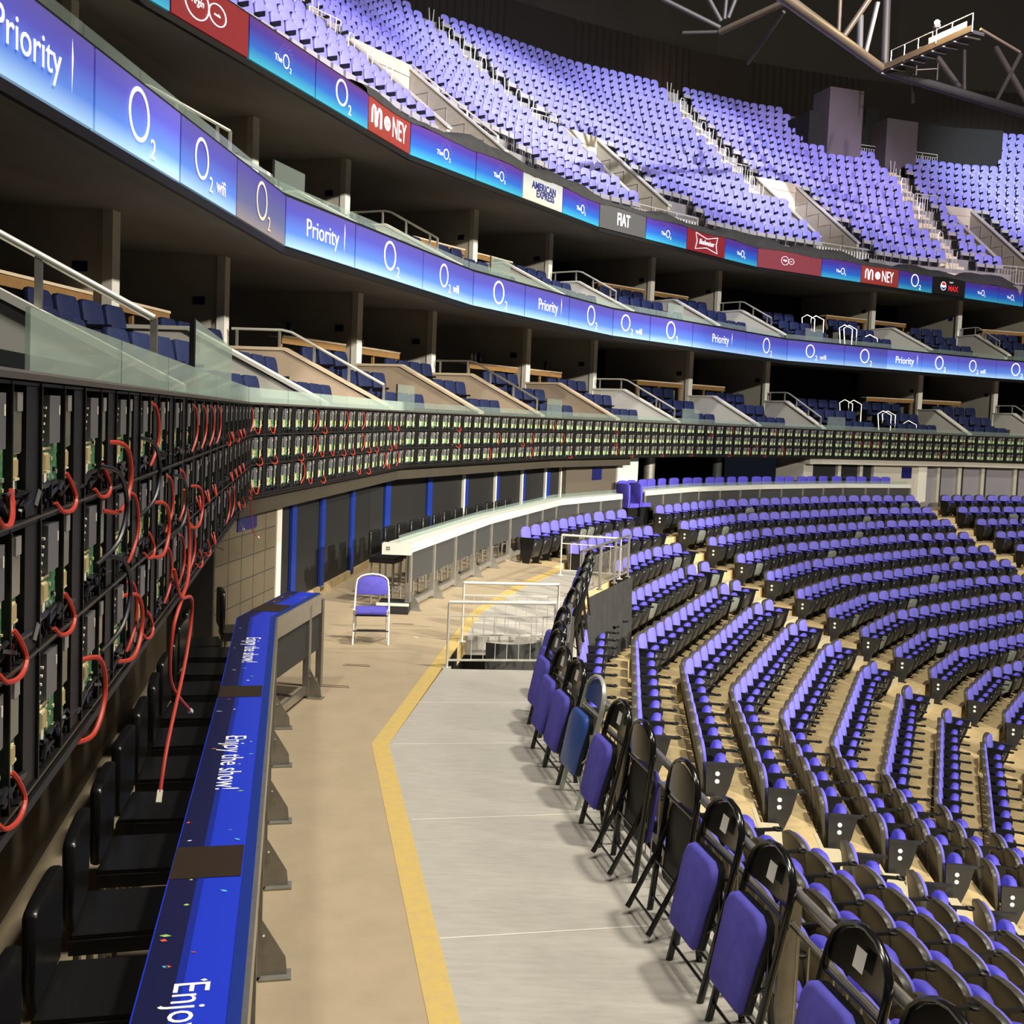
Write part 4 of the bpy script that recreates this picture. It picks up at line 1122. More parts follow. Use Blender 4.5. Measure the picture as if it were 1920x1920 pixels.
# the long steel rail that the folded chairs lean on
e = empty('railing', (0, 0, 0)); tag(e, 'long polished steel handrail between the walkway and the seats, with folded chairs leaning on it', 'railing')
RP = [at(-12.8, 2.86, 0), at(-2.8, 2.86, 0), Vector((.66, 10.6)), Vector((.72, 11.55))]
b = MB(); b.tube([(p.x, p.y, .78) for p in RP], .026, 10); b.build('handrail', M['steel'], e, smooth=True)
b = MB(); b.tube([(p.x, p.y, .62) for p in RP], .014, 6); b.tube([(p.x, p.y, .06) for p in RP], .014, 6); b.build('crossbar', M['galv'], e)
lr = Line(RP); b = MB(); s = .05
while s < lr.S[-1]: p = lr.at(s); b.tube([(p.x, p.y, .06), (p.x, p.y, .62)], .0055, 4, capped=False); s += .11
b.build('infill_bars', M['steel'], e)
s = .4
while s < lr.S[-1]:
    p = lr.at(s); b = MB(); b.M = Matrix.Translation((p.x, p.y, 0)) @ Matrix.Rotation(lr.rz(s), 4, 'Z'); b.box(-.012, .012, -.05, .05, -.2, .78); b.build('post', M['galv'], e); s += 1.28

# ------------------------------------------------------------------ FOLDING CHAIRS
def folding_parts():
    P = []
    r = .0135; H = .965; w = .205
    b = MB(); arc = [(-w, 0, 0), (-w, 0, .72), (-w*.98, 0, .80)]
    for q in range(1, 8): a = PI-PI*q/8; arc.append((w*.98*math.cos(a), 0, .80+(H-.80)*math.sin(a)))
    arc += [(w*.98, 0, .80), (w, 0, .72), (w, 0, 0)]
    b.tube(arc, r, 7, flat=1.5); P.append(('frame', b, 'gloss'))
    for z in (.09, .70): b = MB(); b.tube([(-w, .0, z), (w, .0, z)], .009, 5); P.append(('crossbar', b, 'gloss'))
    b = MB(); vs = []; nx = 8
    for i in range(nx+1):
        x = -w*.94+2*w*.94*i/nx; top = .80+(H-.815)*math.sqrt(max(0, 1-(x/(w*.96))**2)); d = -.02*(1-(x/w)**2)
        for z in (.745, .79, max(top-.004, .80)): vs.append((x, d, z))
    b.add(vs, [(i*3+j, i*3+3+j, i*3+4+j, i*3+1+j) for i in range(nx) for j in range(2)])
    b.add([(x, y-.006, z) for x, y, z in vs], [(i*3+1+j, i*3+4+j, i*3+3+j, i*3+j) for i in range(nx) for j in range(2)]); P.append(('back_panel', b, 'gloss'))
    for sx in (-1, 1):
        b = MB(); b.tube([(sx*(w-.03), .03, .56), (sx*(w-.035), -.03, .36), (sx*(w-.035), -.155, .035)], .0125, 6, flat=1.4); b.tube([(sx*(w-.035), -.145, .06), (sx*(w-.035), -.16, .03)], .018, 6); P.append(('leg', b, 'gloss'))
    for z, y in ((.10, -.13), (.33, -.04)): b = MB(); b.tube([(-w+.035, y, z), (w-.035, y, z)], .008, 5); P.append(('stretcher', b, 'gloss'))
    o = [(-.165, .245), (-.14, .225), (.14, .225), (.165, .245), (.188, .60), (.165, .66), (.12, .685), (-.12, .685), (-.165, .66), (-.188, .60)]
    b = MB(); b.pad(o, .058, .018, .01, 0, .98); P.append(('seat_pan', b, 'black'))
    b = MB(); b.pad([(x*.99, z) for x, z in o], .058, .100, .030, 0, .90); P.append(('cushion', b, 'purple'))
    b = MB(); b.box(-.035, .035, -.0195, -.0185, .80, .885); P.append(('sticker', b, 'paper'))
    for sx in (-1, 1):
        b = MB(); b.tube([(sx*w, .012, .56), (sx*w*1.04, .02, .40), (sx*(w-.03), .04, .34)], .006, 5); P.append(('hinge_arm', b, 'gloss'))
    return P
FP = [(n_, b_.mesh('folding_chair_'+n_, M[m_], True)) for n_, b_, m_ in folding_parts()]
M['navy2'] = mat('blue_plastic', (.035, .085, .33), .35)
FPG = [(n_, b_.mesh('grey_folding_chair_'+n_, M['tubeg' if n_ in ('frame', 'leg', 'stretcher', 'crossbar', 'hinge_arm') else 'navy2' if n_ in ('back_panel', 'cushion') else 'black'], True)) for n_, b_, m_ in folding_parts() if n_ != 'sticker']
# back panel sticker is on the cushion side (+Y) and on the plain side
def folded(st, off, rev, yaw, lean, label, parts=FP):
    """leaning on the rail: local +Y of the chair (cushion side) to the walkway unless rev"""
    p = at(st, off, 0) if st < -2.8 else None
    if p is None:
        q = Line([tuple(at(-2.8, off, 0)), (.66+(off-2.86), 10.6), (.80, 13.2), (1.15, 16.2)]); p = q.at(st+2.8)
    a = math.atan2(N[0].y, N[0].x)+PI/2+math.radians(yaw)
    M1 = Matrix.Translation((p.x, p.y, 0)) @ Matrix.Rotation(a, 4, 'Z') @ Matrix.Rotation(math.radians(lean), 4, 'X')
    if rev: M1 = M1 @ Matrix.Rotation(PI, 4, 'Z')
    e = empty('folding_chair', M1.to_translation(), rot=M1.to_euler())
    for nm, me in parts:
        o = link(nm, me, e)
        if nm == 'sticker' and not rev: o.location = (0, .021, 0)
    tag(e, label, 'folding chair', 'folded chairs leaning along the rail'); return e
ch = [(-8.52, 2.60, 0, 'folded black chair of which only the rounded top shows, last beside the handrail'),
      (-7.98, 2.62, 0, 'folded chair with white sticker and top of purple pad, next to the barely shown one'),
      (-7.20, 2.63, 0, 'large folded chair with purple pad and white sticker, first wholly shown on the rail'),
      (-6.64, 2.64, 0, 'folded chair with purple pad between the large one and the reversed pair'),
      (-6.08, 2.66, 1, 'folded chair turned round, black pan outward, next to the purple padded pair'),
      (-5.32, 2.68, 1, 'upright reversed folded chair with grey pan outward, farther of the two reversed'),
      (-4.78, 2.66, 0, 'folded purple chair splayed wide just before the blue plastic one'),
      (-3.60, 2.68, 0, 'folded purple chair just past the blue plastic chair'),
      (-3.12, 2.68, 0, 'folded purple chair, second past the blue plastic chair'),
      (-2.4, 2.66, 0, 'folded purple chair seen nearly edge-on, third past the blue plastic chair'),
      (-2.0, 2.66, 0, 'folded purple chair edge-on, close to the stairwell railing'),
      (-1.2, 2.70, 0, 'folded purple chair edge-on, just short of the stairwell'),
      (.0, 2.72, 0, 'folded chair edge-on beside the stairwell opening'),
      (.9, 2.72, 0, 'folded chair edge-on halfway along the stairwell'),
      (1.7, 2.72, 0, 'folded chair edge-on past the stairwell'),
      (2.6, 2.72, 0, 'folded chair edge-on by the first flat post'),
      (3.6, 2.72, 0, 'folded chair edge-on farthest along the platform')]
for st, off, rev, lab in ch: folded(st, 2.62 if not rev else 2.70, rev, 2, 12.5 if not rev else 6, lab)
folded(-4.12, 2.64, 0, 3, 12, 'folded chair of pale grey tube with blue plastic back, odd one among the purple', FPG)

# the open chair
def open_chair(x, y, rz):
    e = empty('folding_chair', (x, y, 0), rz); w = .22
    def part(n_, b_, m_): return b_.build(n_, M[m_], e, smooth=True)
    b = MB(); arc = [(-w, .20, 0), (-w*.98, -.02, .44), (-w*.93, -.10, .68)]
    for q in range(1, 8): a = PI-PI*q/8; arc.append((w*.93*math.cos(a), -.12, .70+.14*math.sin(a)**.7))
    arc += [(w*.93, -.10, .68), (w*.98, -.02, .44), (w, .20, 0)]
    b.tube(arc, .012, 7); part('frame', b, 'tube')
    for sx in (-1, 1):
        b = MB(); b.tube([(sx*(w-.03), .16, .42), (sx*(w-.025), -.22, .0)], .012, 6); part('leg', b, 'tube')
        b = MB(); b.tube([(sx*w*.98, .02, .36), (sx*w*.98, .08, .42)], .016, 6); part('hinge_arm', b, 'tube')
    b = MB(); b.tube([(-w, .13, .16), (w, .13, .16)], .009, 5); b.tube([(-w+.03, -.12, .12), (w-.03, -.12, .12)], .009, 5); b.tube([(-w+.02, .16, .36), (w-.02, .16, .36)], .009, 5); part('stretcher', b, 'black')
    b = MB(); b.M = leanM(math.radians(12), -.10, .66)
    o = [(-.19, .58), (.19, .58), (.195, .68)]+[(.195*math.cos(PI*q/8), .70+.125*math.sin(PI*q/8)**.8) for q in range(1, 8)]+[(-.195, .68)]
    b.pad(o, -.12, -.085, .015, 0, .95); part('backrest', b, 'purple')
    b = MB(); b.M = Matrix.Translation((0, .05, .43)) @ Matrix.Rotation(PI/2, 4, 'X')
    b.pad([(-.19, -.2), (.19, -.2), (.2, .12), (.16, .19), (-.16, .19), (-.2, .12)], .0, -.0-.05, .02, 0, .92)
    part('cushion', b, 'purple')
    b = MB(); b.box(-.18, .18, -.14, .22, .395, .425); part('seat_pan', b, 'black'); return e
tag(open_chair(-1.70, 12.75, PI+.12), 'open white-framed folding chair with purple seat standing alone on the walkway', 'folding chair')
# bits on the floor
b = MB(); b.box(-.035, .035, -.008, .008, 0, .002); o = b.build('paper_scrap', M['paper'], None, loc=(-1.16, 13.1, .001), rz=-.7); tag(o, 'small white scrap of paper on the tan floor beyond the open chair', 'scrap')
for q, (x, y) in enumerate([(-1.68, 11.5), (-1.77, 10.57), (-1.42, 13.9)]):
    b = MB(); b.box(-.16, .16, -.035, -.022, 0, .0015); b.box(-.14, .14, .022, .035, 0, .0015)
    o = b.build('floor_marking', M['band'], None, loc=(x, y, .001), rz=-.02); o['kind'] = 'structure'
# ------------------------------------------------------------------ UPPER BOWL
UP = {}
b = MB(); b.M = leanM(math.radians(8), 0, .38); b.pad(dome(.225, .34, .83, 8, .16), 0, .060, .022, 0, .93); UP['backrest'] = (b, M['upper'])
b = MB(); b.box(-.21, .21, .06, .15, .24, .40); UP['seat'] = (b, M['upan'])
b = MB(); b.box(.218, .245, .0, .26, .44, .54); b.box(.222, .24, .0, .05, .2, .5); UP['armrest'] = (b, M['black'])
UM = {k: q[0].mesh('moulded_seat_'+k, q[1], True) for k, q in UP.items()}
UW, UWm = whole_seat(['backrest', 'seat', 'armrest'], UP)
def upper_skip(i, s, o):
    if o > -8.5:
        for f, a, c in VOM:
            if i == f and a-.45 < s < c+.45: return True
        if i == 4 and 3.6 <= s < 5.2 and o > -5.3: return True
        if i == 3 and s > 3.4 and s < 5.4 and o > -6: return True
    if i == 4 and o < -8.4 and abs(s-.85) < .75: return True
    if i == 5 and abs(s-(2.5+.17*(-o-6.9))) < .7 and o < -6.5: return True
    if i == 6 and abs(s-(2.5+.28*(-o-5))) < .7: return True
    if (i == 3 and s < .75-.06*(-o-5)): return True
    if i == 6 and .6 < s and o < -12.9: return True
    if i == 7 and s < 1.0 and o < -12.9: return True
    return False
us = []
for j in range(1, NROW+1):
    off = UO-UD*j+.50-UD; z = UZ+UR*j
    for i in range(1, 8):
        a, c = lim(i, off); n = max(int((c-a)/.49), 1); d = (c-a)/n
        for q in range(n):
            s = a+d*(q+.5)
            if upper_skip(i, s-ST0[i], off): continue
            p = at(s, off, i)
            if seen(p.x, p.y, z+.5, 20): us.append((math.hypot(p.x, p.y), p.x, p.y, z, rz_of(i), j, q, i))
us.sort(); ub = MB(); ind = 0; cnt = {}
for d, x, y, z, rz, j, q, i in us:
    # those behind the fascia of the closest stretch cannot be seen
    a_, b_, dd = pix(x, y, z+.6); lipq = LB.station((x, y)); 
    vis_ = b_ < pix(*LB.at(lipq), 9.6)[1]+400
    if ind < 296 and i >= 2 and j >= 2 and a_ > 470:
        ind += 1; cnt[(i, j)] = cnt.get((i, j), 0)+1
        e = empty('moulded_seat', (x, y, z), rz)
        for k in UM: link(k, UM[k], e)
        tag(e, f'lilac moulded seat, {nth(j)} upper-tier row, {nth(q+1)} from the bend, {["", "", "first", "second", "third", "fourth", "fifth", "sixth"][i]} straight stretch', 'seat', 'lilac moulded seats of the upper tier')
    else:
        m = Matrix.Translation((x, y, z)) @ Matrix.Rotation(rz, 4, 'Z'); o = len(ub.v)
        ub.v += [tuple(m @ Vector(q_)) for q_ in UW.v]; ub.f += [tuple(k+o for k in f) for f in UW.f]; ub.m += UW.m
print('USEATS', len(us), ind)
o = ub.build('moulded_seat', UWm, smooth=True)
tag(o, 'sweep of lilac moulded seats filling the rest of the steep upper tier', 'seats', 'lilac moulded seats of the upper tier', 'stuff')
# stairs with splayed handrails
b = MB(); b.tube([(-.05, 0, 0), (-.13, 0, 1.0)], .022, 5); b.tube([(.05, 0, 0), (.13, 0, 1.0)], .022, 5); b.tube([(-.05, 0, .02), (.05, 0, .02)], .022, 5); vm = b.mesh('splayed_handrail', M['rail'])
b = MB(); b.tube([(-.09, 0, 0), (-.14, 0, .75), (-.08, 0, .95), (.08, 0, .95), (.14, 0, .75), (.05, 0, .1)], .02, 5); vm2 = b.mesh('looped_handrail', M['rail'])
sb_ = MB(); who = {4: 'first', 5: 'second', 6: 'third', 3: 'short'}
for j in range(1, NROW+1):
    off = UO-UD*j+.40; z = UZ+UR*(j-1)
    for f, sf in ((4, lambda o: .85), (5, lambda o: 2.5+.17*(-o-6.9)), (6, lambda o: 2.5+.28*(-o-5)), (3, lambda o: .15)):
        if f in (4,) and off > -8.2: continue
        if f == 5 and off > -6.2: continue
        if f == 6 and off < -13: continue
        if f == 3 and off > -4.2: continue
        s = ST0[f]+sf(off); sb_.M = lmat(s, off, 0, f)
        sb_.box(-.5, .5, -.42, 0, z-.02, z+.20); sb_.box(-.5, .5, -.75, -.36, z-.02, z+.40)
        (x, y, zz), rz = frame(s, off-.55, z+.40, f)
        if seen(x, y, zz, 0) and f != 3 or (f == 3 and -9.5 < off < -5):
            e = link('handrail', vm if j % 3 else vm2, None, (x, y, zz), rz)
            tag(e, f'pale splayed handrail on the {who[f]} upper-tier stair, {nth(j)} step row up', 'handrail', 'splayed handrails of the upper stairs')
struct('floor_upper_stairs', sb_, M['step'])
# mouths of the upper tier: lit signs, guard rails, looped handles on the flank walls
for v, (f, a, c) in enumerate(VOM):
    nm = nth(v+1); s = ST0[f]+(a+c)/2
    (x, y, z), rz = frame(s, -8.32, 12.55, f)
    b = MB(); b.box(-.62, .62, -.03, .02, 0, .72); o = b.build('direction_sign', GB, None, loc=(x, y, z), rz=rz); tag(o, f'blue lit sign hung inside the {nm} stair mouth of the upper tier', 'sign')
    b = MB(); ring(b, .2, .42, .09, .11, .022); q = b.build('lettering', INK[0], o); q.location = (0, .03, 0)
    b = MB(); b.box(-.16, .16, .0, .01, .10, .26); b.build('notice', INK[0], o).location = (.1, .025, 0)
    A = at(ST0[f]+a-.3, -4.35, f); B = at(ST0[f]+c+1.6, -4.35, f)
    railing(tuple(A), tuple(B), .95, f'pale guard rail across the {nm} stair mouth just above the black cloth', gap=.16, posts=(0, .33, .66, 1), z0=9.75)
    A = at(ST0[f]+a-1.5, -8.7, f); B = at(ST0[f]+a-.2, -8.7, f)
    railing(tuple(A), tuple(B), .9, f'short guard rail above the {nm} stair mouth, by the foot of the seats', gap=.14, z0=UZ+UR*7)
    for h in range(2):
        (x, y, z), rz = frame(ST0[f]+a-.22, -5.3-1.5*h, UZ+.77*(2.3+1.5*h)-.7, f)
        e = link('handle_loop', vm2, None, (x, y, z), rz+PI/2); e.scale = (1, 1, .7); tag(e, f'looped metal handle on the flank wall of the {nm} stair mouth, {["lower", "upper"][h]} of two', 'handrail', 'looped handles')
# sloping rails beside the first and second mouths
def sloped(name, st, f, o0, o1, z0, z1, h, label):
    A = Vector((*at(st, o0, f), z0)); B = Vector((*at(st, o1, f), z1)); e = empty(name, A); tag(e, label, 'railing'); d = B-A
    for t, nm, r in ((h, 'handrail', .028), (.12, 'bottom_bar', .02), (h-.18, 'crossbar', .018)):
        b = MB(); b.tube([(0, 0, t), d+Vector((0, 0, t))], r, 6); b.build(nm, M['rail'], e)
    b = MB(); n = 16
    for q in range(n+1): p = d*(q/n); b.tube([p+Vector((0, 0, .1)), p+Vector((0, 0, h-.15))], .012, 4)
    b.build('infill_bars', M['rail'], e)
    for t in (0, .34, .67, 1):
        b = MB(); b.beam((0, 0, -.1), (0, 0, h), .06, .06); b.build('post', M['rail'], e).location = d*t
sloped('stair_railing', ST0[4]+1.75, 4, -8.3, -5.2, 13.1, 10.6, 1.0, 'broad sloping white railing flanking the second stair mouth')
sloped('stair_railing', ST0[3]+3.75, 3, -8.6, -4.9, 13.3, 10.5, 1.0, 'sloping pale railing flanking the first stair mouth')
(xa, ya, _), rz = frame(ST0[6]+1.3, -12.5, 0, 6); A = at(ST0[6]+1.0, -13.0, 6); B = at(ST0[6]+4.2, -13.0, 6)
railing(tuple(A), tuple(B), 1.0, 'pale guard rail on the ledge before the mauve tower', gap=.14, posts=(0, .33, .66, 1), z0=16.95)
A = at(ST0[6]+6.0, -12.8, 6); B = at(ST0[6]+7.9, -12.8, 6)
railing(tuple(A), tuple(B), 1.0, 'pale guard rail at the foot of the bluish tower', gap=.14, posts=(0, .5, 1), z0=16.9)

# ------------------------------------------------------------------ ROOF STEELWORK
e = empty('roof_truss', (13.5, 40, 16.7)); tag(e, 'dark steel truss with a thick pale main tube and catwalk hanging over the upper tier', 'truss')
O2_ = Vector((13.5, 40, 16.7))
def strut(a, c, r, m='truss', nm='strut'):
    b = MB(); b.tube([Vector(a)-O2_, Vector(c)-O2_], r, 10); return b.build(nm, M[m], e, smooth=True)
strut((7.12, 30, 15.2), (13.5, 40, 16.73), .17, 'truss', 'main_tube')
strut((6.4, 28.9, 15.0), (7.12, 30, 15.2), .17, 'truss', 'main_tube')
strut((13.5, 40, 16.69), (18.9, 34.3, 12.9), .17, 'trussd', 'main_tube')
for a, c, r, m in [((10.55, 36, 17.7), (10.66, 36.3, 16.3), .07, 'truss'), ((11.75, 36, 18.0), (10.71, 36.3, 16.3), .10, 'truss'), ((12.5, 38, 18.4), (12.28, 38.5, 16.5), .09, 'steel'),
                   ((13.49, 40, 19.4), (13.56, 40, 16.77), .16, 'trussd'), ((4.2, 34, 16.61), (6.14, 34, 15.76), .08, 'trussd'), ((5.57, 34, 16.9), (6.16, 34, 15.96), .08, 'trussd'),
                   ((6.3, 34, 16.9), (6.26, 34, 16.03), .07, 'trussd'), ((6.7, 34, 17), (6.38, 34, 16.07), .07, 'trussd'), ((6.15, 34, 15.63), (7.84, 32, 15.9), .10, 'truss'),
                   ((5.0, 34.4, 15.7), (6.18, 34, 15.63), .06, 'trussd'), ((7.94, 33, 15.95), (7.3, 35, 15.0), .06, 'trussd'), ((11.9, 38, 17.9), (11.95, 38, 16.4), .12, 'panel'),
                   ((15.61, 40, 17.21), (16.08, 39, 15.82), .10, 'trussd'), ((16.98, 41, 17.91), (16.66, 40, 16.06), .07, 'trussd'), ((17.77, 40, 17.69), (18.12, 38, 15.11), .10, 'trussd'),
                   ((17.33, 37, 16.43), (17.05, 38, 15.16), .07, 'trussd'), ((15.5, 36.2, 16.9), (17.28, 37, 16.47), .05, 'truss'), ((14.3, 39, 16.3), (14.6, 39.6, 15.4), .06, 'trussd')]: strut(a, c, r, m)
A = Vector((13.55, 40, 16.55)); B = Vector((15.37, 36.03, 16.7)); d = B-A
def rel(p): return tuple(Vector(p)-O2_)
b = MB(); b.beam(rel(A), rel(B), .55, .12); b.build('catwalk_deck', M['trussd'], e)
b = MB(); b.beam(rel(A-Vector((.28, .1, -.12))), rel(B-Vector((.28, .1, -.12))), .04, .22); b.build('toe_board', M['truss'], e)
b = MB()
for q in range(9): p = A.lerp(B, (q+.5)/9); b.beam(rel(p+Vector((-.3, -.1, -.08))), rel(p+Vector((.3, .12, -.08))), .06, .04)
b.build('grating', M['galv'], e)
b = MB(); P0 = A.lerp(B, .55); P1 = A.lerp(B, .93); b.beam(rel(P0+Vector((-.22, -.1, .28))), rel(P1+Vector((-.22, -.1, .28))), .03, .36); b.build('side_board', M['whitewall'], e)
b = MB(); h = [rel(A.lerp(B, t)+Vector((-.27, -.1, .62))) for t in (.15, 1)]; b.tube(h, .018, 5)
for t in (.15, .3, .45, .6, .8, 1): p = A.lerp(B, t)+Vector((-.27, -.1, 0)); b.tube([rel(p), rel(p+Vector((0, 0, .62)))], .015, 4)
b.build('handrail', M['rail'], e)
b = MB(); b.box(-.1, .1, -.08, .08, -.12, .0); o = b.build('flood_lamp', M['black'], None, loc=(14.42, 37.3, 17.42)); tag(o, 'small glowing warm work lamp on the catwalk of the roof truss', 'lamp')
b = MB(); b.lathe([(.02, 0), (.09, .04), (.10, .10), (.03, .16)], 10); b.build('bulb', M['lampglow'], o, smooth=True)
b = MB(); b.tube([(0, 0, -.12), (0, 0, -.65)], .015, 5); b.build('stem', M['rail'], o)
l = bpy.data.lights.new('flood_lamp_light', 'POINT'); l.energy = 520; l.color = (1, .66, .3); l.shadow_soft_size = .1
lo = bpy.data.objects.new('flood_lamp_light', l); C.objects.link(lo); lo.location = (14.2, 37.0, 17.75)
# ladder frame under the truss
b = MB()
for x in (0, .9): b.tube([(x, 0, 0), (x, 0, 1.5)], .03, 5)
for z in (.5, 1.1, 1.5): b.tube([(0, 0, z), (.9, 0, z)], .025, 5)
o = b.build('access_ladder', M['galv'], None, loc=(17.6, 47.6, 18.9), rz=-.3); tag(o, 'thin metal ladder frame above the bluish tower', 'ladder')
# ------------------------------------------------------------------ SUITES: padded seats, timber bars, handrails, small things
S2 = {}
b = MB(); b.M = leanM(math.radians(10), 0, .4); b.pad([(-.245, .36), (.245, .36), (.25, .74), (.235, .83), (.19, .87), (-.19, .87), (-.235, .83), (-.25, .74)], 0, .085, .03, 0, .95); S2['backrest'] = (b, M['navy'])
b = MB(); b.box(-.235, .235, .06, .46, .36, .46); S2['cushion'] = (b, M['navy'])
b = MB(); b.box(.25, .285, .02, .40, .52, .56); b.box(.255, .28, .05, .30, .0, .52); S2['armrest'] = (b, M['black'])
SUM = {k: q[0].mesh('padded_seat_'+k, q[1], True) for k, q in S2.items()}
SUW, SUWm = whole_seat(['backrest', 'cushion', 'armrest'], S2)
ss = []
rowsz = [(-.93, 2.42, 'front'), (-1.86, 2.84, 'middle'), (-2.80, 3.26, 'back')]
for t, DD, RR in ((0, D1, RAIL1), (1, D2, RAIL2)):
    for q in range(len(DD)-1):
        sa, sb = DD[q], DD[q+1]; wide = sb-sa > 6
        s0 = sa+(1.0 if sa in RR else .15)
        rng = [(s0, sb-1.05)] if not wide else [(s0, sa+3.3), (sa+4.6, sb-1.0)] if sa > 0 else [(sa+3.3, sb-.8)]
        for oo, z, rn in rowsz:
            k = 0
            for a, c in rng:
                if t == 1: a = max(a, .8)
                n = int((c-a)/.575)
                for m_ in range(n):
                    s = a+.29+m_*.575; k += 1; f = facet(s)
                    p = at(s, oo+TIER[t]['o']+.14, f)
                    if seen(p.x, p.y, z+TIER[t]['z']+.5, 30): ss.append((math.hypot(p.x, p.y), p.x, p.y, z+TIER[t]['z'], rz_of(f), t, q, rn, k))
ss.sort(); ind = 0; sb_ = MB()
print('SUITESEATS', len(ss))
ordw = lambda n: nth(n)
for d, x, y, z, rz, t, q, rn, k in ss:
    if ind < 296:
        ind += 1; e = empty('padded_seat', (x, y, z), rz)
        for kk in SUM: link(kk, SUM[kk], e)
        tag(e, f'navy padded seat, {rn} row of the {ordw(q+1)} {"upper" if t else "lower"} suite box, {ordw(k)} along', 'seat', 'navy padded seats of the suites')
    else:
        m = Matrix.Translation((x, y, z)) @ Matrix.Rotation(rz, 4, 'Z'); o = len(sb_.v)
        sb_.v += [tuple(m @ Vector(v)) for v in SUW.v]; sb_.f += [tuple(i+o for i in f) for f in SUW.f]; sb_.m += SUW.m
if sb_.v:
    o = sb_.build('padded_seat', SUWm, smooth=True); tag(o, 'small navy padded seats in the farthest suite boxes', 'seats', 'navy padded seats of the suites', 'stuff')
# timber bars at the back of each pair of boxes
for t, DD, RR in ((0, D1, RAIL1), (1, D2, RAIL2)):
    n = 0
    for q, st in enumerate(DD):
        if st in RR: continue
        for sgn, a, c in ((-1, st-2.5, st-.09), (1, st+.09, st+2.4)):
            f = facet(st); mid = (a+c)/2; (x, y, z), rz = frame(mid, -3.62+TIER[t]['o'], TIER[t]['z'], f)
            if not seen(x, y, z+4.4, 150): continue
            n += 1; h = (c-a)/2
            e = empty('timber_bar', (x, y, z+3.4), rz)
            b = MB(); b.box(-h, h, -.30, .08, .98, 1.02); b.build('bar_top', M['woodtop'], e)
            b = MB(); b.box(-h, h, .02, .06, .84, .978); b.build('bar_front', M['wood'], e)
            for x_ in (-h+.06, 0, h-.06):
                b = MB(); b.box(x_-.03, x_+.03, -.05, .01, 0, .98); b.build('leg', M['wood'], e)
            tag(e, f'oak bar with pale edge behind the seats, {nth(n)} along the {"upper" if t else "lower"} suites', 'bar', 'timber bars of the suites')
    n = 0
    for st in sorted(RR):
        oo, zz = TIER[t]['o'], TIER[t]['z']; (x, y, z), rz = frame(st, 0, 0)
        if not seen(x, y, 3+zz, 400): continue
        if t == 1 and st < 0: continue
        n += 1; e = empty('suite_handrail', (x, y, zz), rz)
        e_ = -.30 if t == 0 else -.75
        z1 = 3.98-(3.98-3.05)*(2.12+e_)/2.02 if t == 0 else 3.98-.49*(2.12+e_)
        def cz2(o): return 3.985-(3.985-2.985)*(2.12+o)/2.02
        P = [(0, -3.15+oo, 4.30), (0, -2.20+oo, 4.30), (0, -2.02+oo, 4.26), (0, e_+oo, cz2(e_)+.30)]
        b = MB(); b.tube(P, .026, 8); b.build('handrail', M['rail'] if st < 8 or st > 20 else M['steel'], e, smooth=True)
        for o_ in (-3.05, -2.25, -1.6, -.95, e_):
            b = MB(); zt = 4.30 if o_ < -2.12 else cz2(o_)+.30; zb = 3.98 if o_ < -2.12 else cz2(o_)
            b.box(-.02, .02, o_+oo-.02, o_+oo+.02, zb, zt); b.build('post', M['galv'], e)
        tag(e, f'metal handrail on the {nth(n)} railed divider of the {"upper" if t else "lower"} suites', 'handrail', 'handrails of the suite dividers')
    for q, st in enumerate(DD):
        (x, y, z), rz = frame(st, -3.75+TIER[t]['o'], 4.78+TIER[t]['z'])
        if not seen(x, y, z, 0): continue
        b = MB(); b.box(.07, .09, -.11, .11, -.07, .07); o = b.build('box_number_sign', M['signb'], None, loc=(x, y, z), rz=rz)
        tag(o, f'small dark number sign on the {nth(q+1)} dividing wall of the {"upper" if t else "lower"} suites', 'sign', 'suite number signs')
# white-painted stair loops in the widest boxes
for t, s0 in ((0, 34.9), (1, 33.9)):
    for q, (ds, oo, z) in enumerate([(0, -2.5, 3.3), (.5, -2.5, 3.3), (1.0, -1.4, 2.9), (1.25, -1.4, 2.9), (1.9, -.9, 2.55)]):
        (x, y, zz), rz = frame(s0+ds, oo+TIER[t]['o'], z+TIER[t]['z'])
        b = MB(); b.tube([(0, -.22, .02), (0, -.30, .75), (0, -.1, .88), (0, .22, .72), (0, .22, .02)], .024, 6)
        o = b.build('stair_loop', M['rail'], None, loc=(x, y, zz), rz=rz+1.0); tag(o, f'white bent-tube handrail in the widest {"upper" if t else "lower"} box, {nth(q+1)} of its cluster', 'handrail', 'white stair loops')
# objects on the bars
def on_bar(t, st, off, kind, label):
    (x, y, z), rz = frame(st, off+TIER[t]['o'], 4.42+TIER[t]['z'])
    if kind == 'canister':
        b = MB(); b.lathe([(.055, 0), (.055, .30)], 12); o = b.build('menu_canister', M['signb'], None, smooth=True, loc=(x, y, z), rz=rz)
        b = MB(); 
        for q in range(4): b.box(-.025+.004*q, .025-.004*q, .055, .058, .07+q*.035, .085+q*.035)
        b.build('print', M['paper'], o)
        tag(o, label, 'canister')
    else:
        b = MB(); b.lathe([(.035, 0), (.037, .16), (.015, .22), (.014, .27)], 10); o = b.build('bottle', M['paper'] if kind == 'white' else M['signb'], None, smooth=True, loc=(x, y, z), rz=rz)
        tag(o, label, 'bottle')
on_bar(0, 9.3, -3.72, 'canister', 'dark printed canister on the bar just before the second pale column')
on_bar(0, 12.2, -3.72, 'canister', 'dark printed canister on the bar just after the second pale column')
on_bar(0, 1.3, -4.6, 'canister', 'dim printed canister behind the bar by the tallest pale column')
on_bar(0, 16.9, -3.72, 'white', 'white bottle, taller of the pair on the lower suite bar')
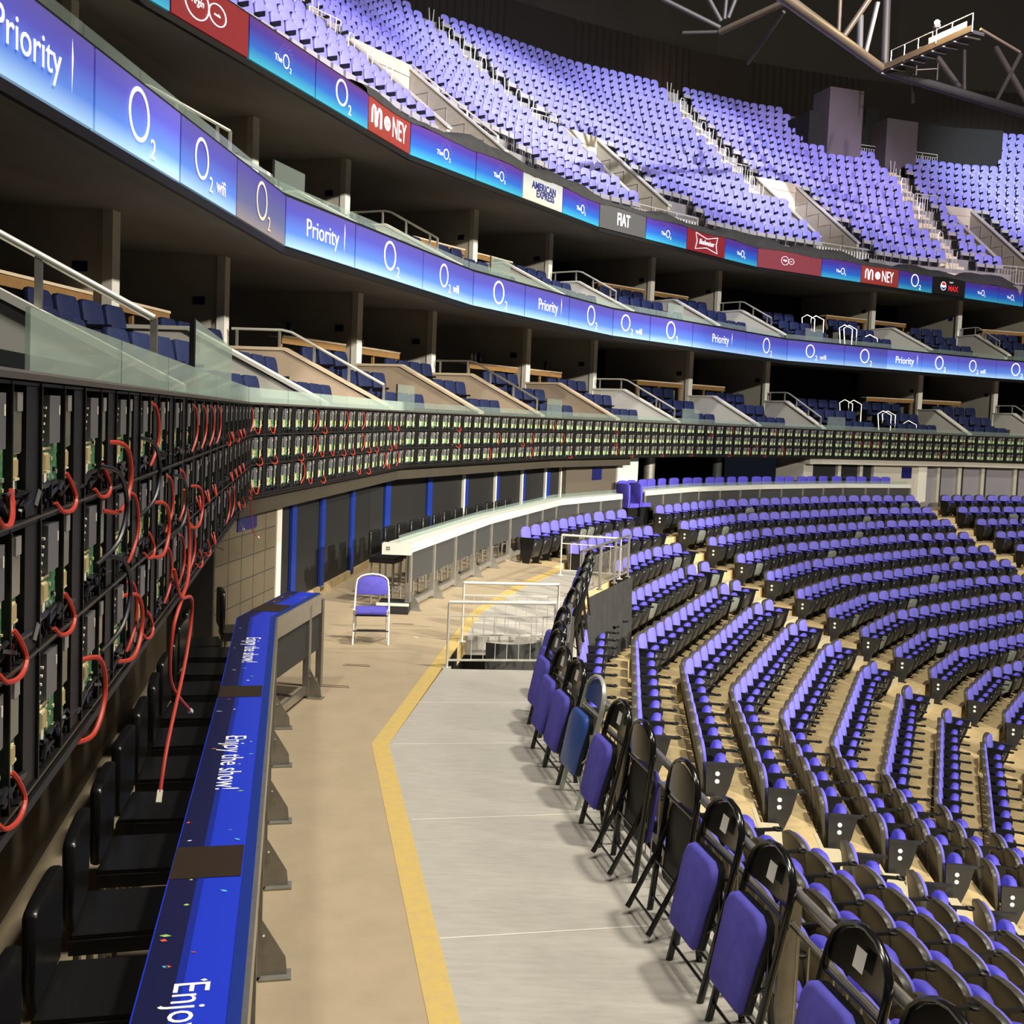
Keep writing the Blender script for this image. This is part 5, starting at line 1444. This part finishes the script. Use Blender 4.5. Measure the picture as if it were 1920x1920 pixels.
on_bar(0, 17.05, -3.70, 'white', 'white bottle, shorter of the pair on the lower suite bar')
on_bar(0, 17.25, -3.72, 'canister', 'dark canister right next to the pair of white bottles')
on_bar(0, 20.8, -3.72, 'canister', 'small dark canister on the bar behind the fifth column')
on_bar(1, 5.6, -3.5, 'navy', 'dark bottle standing on the upper suite ledge')
on_bar(1, 5.75, -3.5, 'white', 'clear bottle standing on the upper suite ledge')
(x, y, z), rz = frame(7.75, -4.3, 4.15)
b = MB(); b.lathe([(.28, 0), (.30, .12)], 20, 0); b.lathe([(.30, .12), (.29, .30), (.2, .33)], 20, 1); b.lathe([(.05, -.75), (.05, 0)], 8, 1)
o = b.build('drum_lamp', [M['whitewall'], M['panel']], None, smooth=True, loc=(x, y, z)); tag(o, 'round grey drum with a white lower band standing behind the first handrail', 'drum')
# notices under the video wall
def plate(st, off, z0, z1, w_, m, label, txt=None):
    (x, y, z), rz = frame(st, off, z0); b = MB(); b.box(-w_/2, w_/2, 0, .02, 0, z1-z0)
    o = b.build('notice_sign', M[m], None, loc=(x, y, z), rz=rz); tag(o, label, 'sign')
    if txt:
        for q, tx in enumerate(txt): put(o, text_mesh(tx, .07, INK[1], 1), 0, (z1-z0)-.09-.1*q, .024)
    return o
plate(18.6, -.45, 1.25, 1.62, .52, 'signb', 'navy notice on the brown wall under the video wall, before the pale pillar')
plate(36.2, -.45, 1.15, 1.58, .55, 'signb', 'navy notice on the far plain wall by the mauve panels')
plate(1.0, -.42, 1.42, 1.88, .62, 'signb', 'navy notice high on the blockwork beside the dangling thin cable', ['12  14'])
(x, y, z), rz = frame(-3.1, -.95, 1.15); b = MB(); b.box(-.16, .16, 0, .02, 0, .34); b.box(-.05, .0, .0, .02, -.45, 0); b.box(.03, .07, 0, .02, -.4, 0)
o = b.build('notice_sign', M['psu2'], None, loc=(x, y, z), rz=rz); tag(o, 'pale grey bay sign behind the stools with a small code', 'sign'); put(o, text_mesh('WI-S-04', .06, M['paper'], 1), 0, .13, .024)
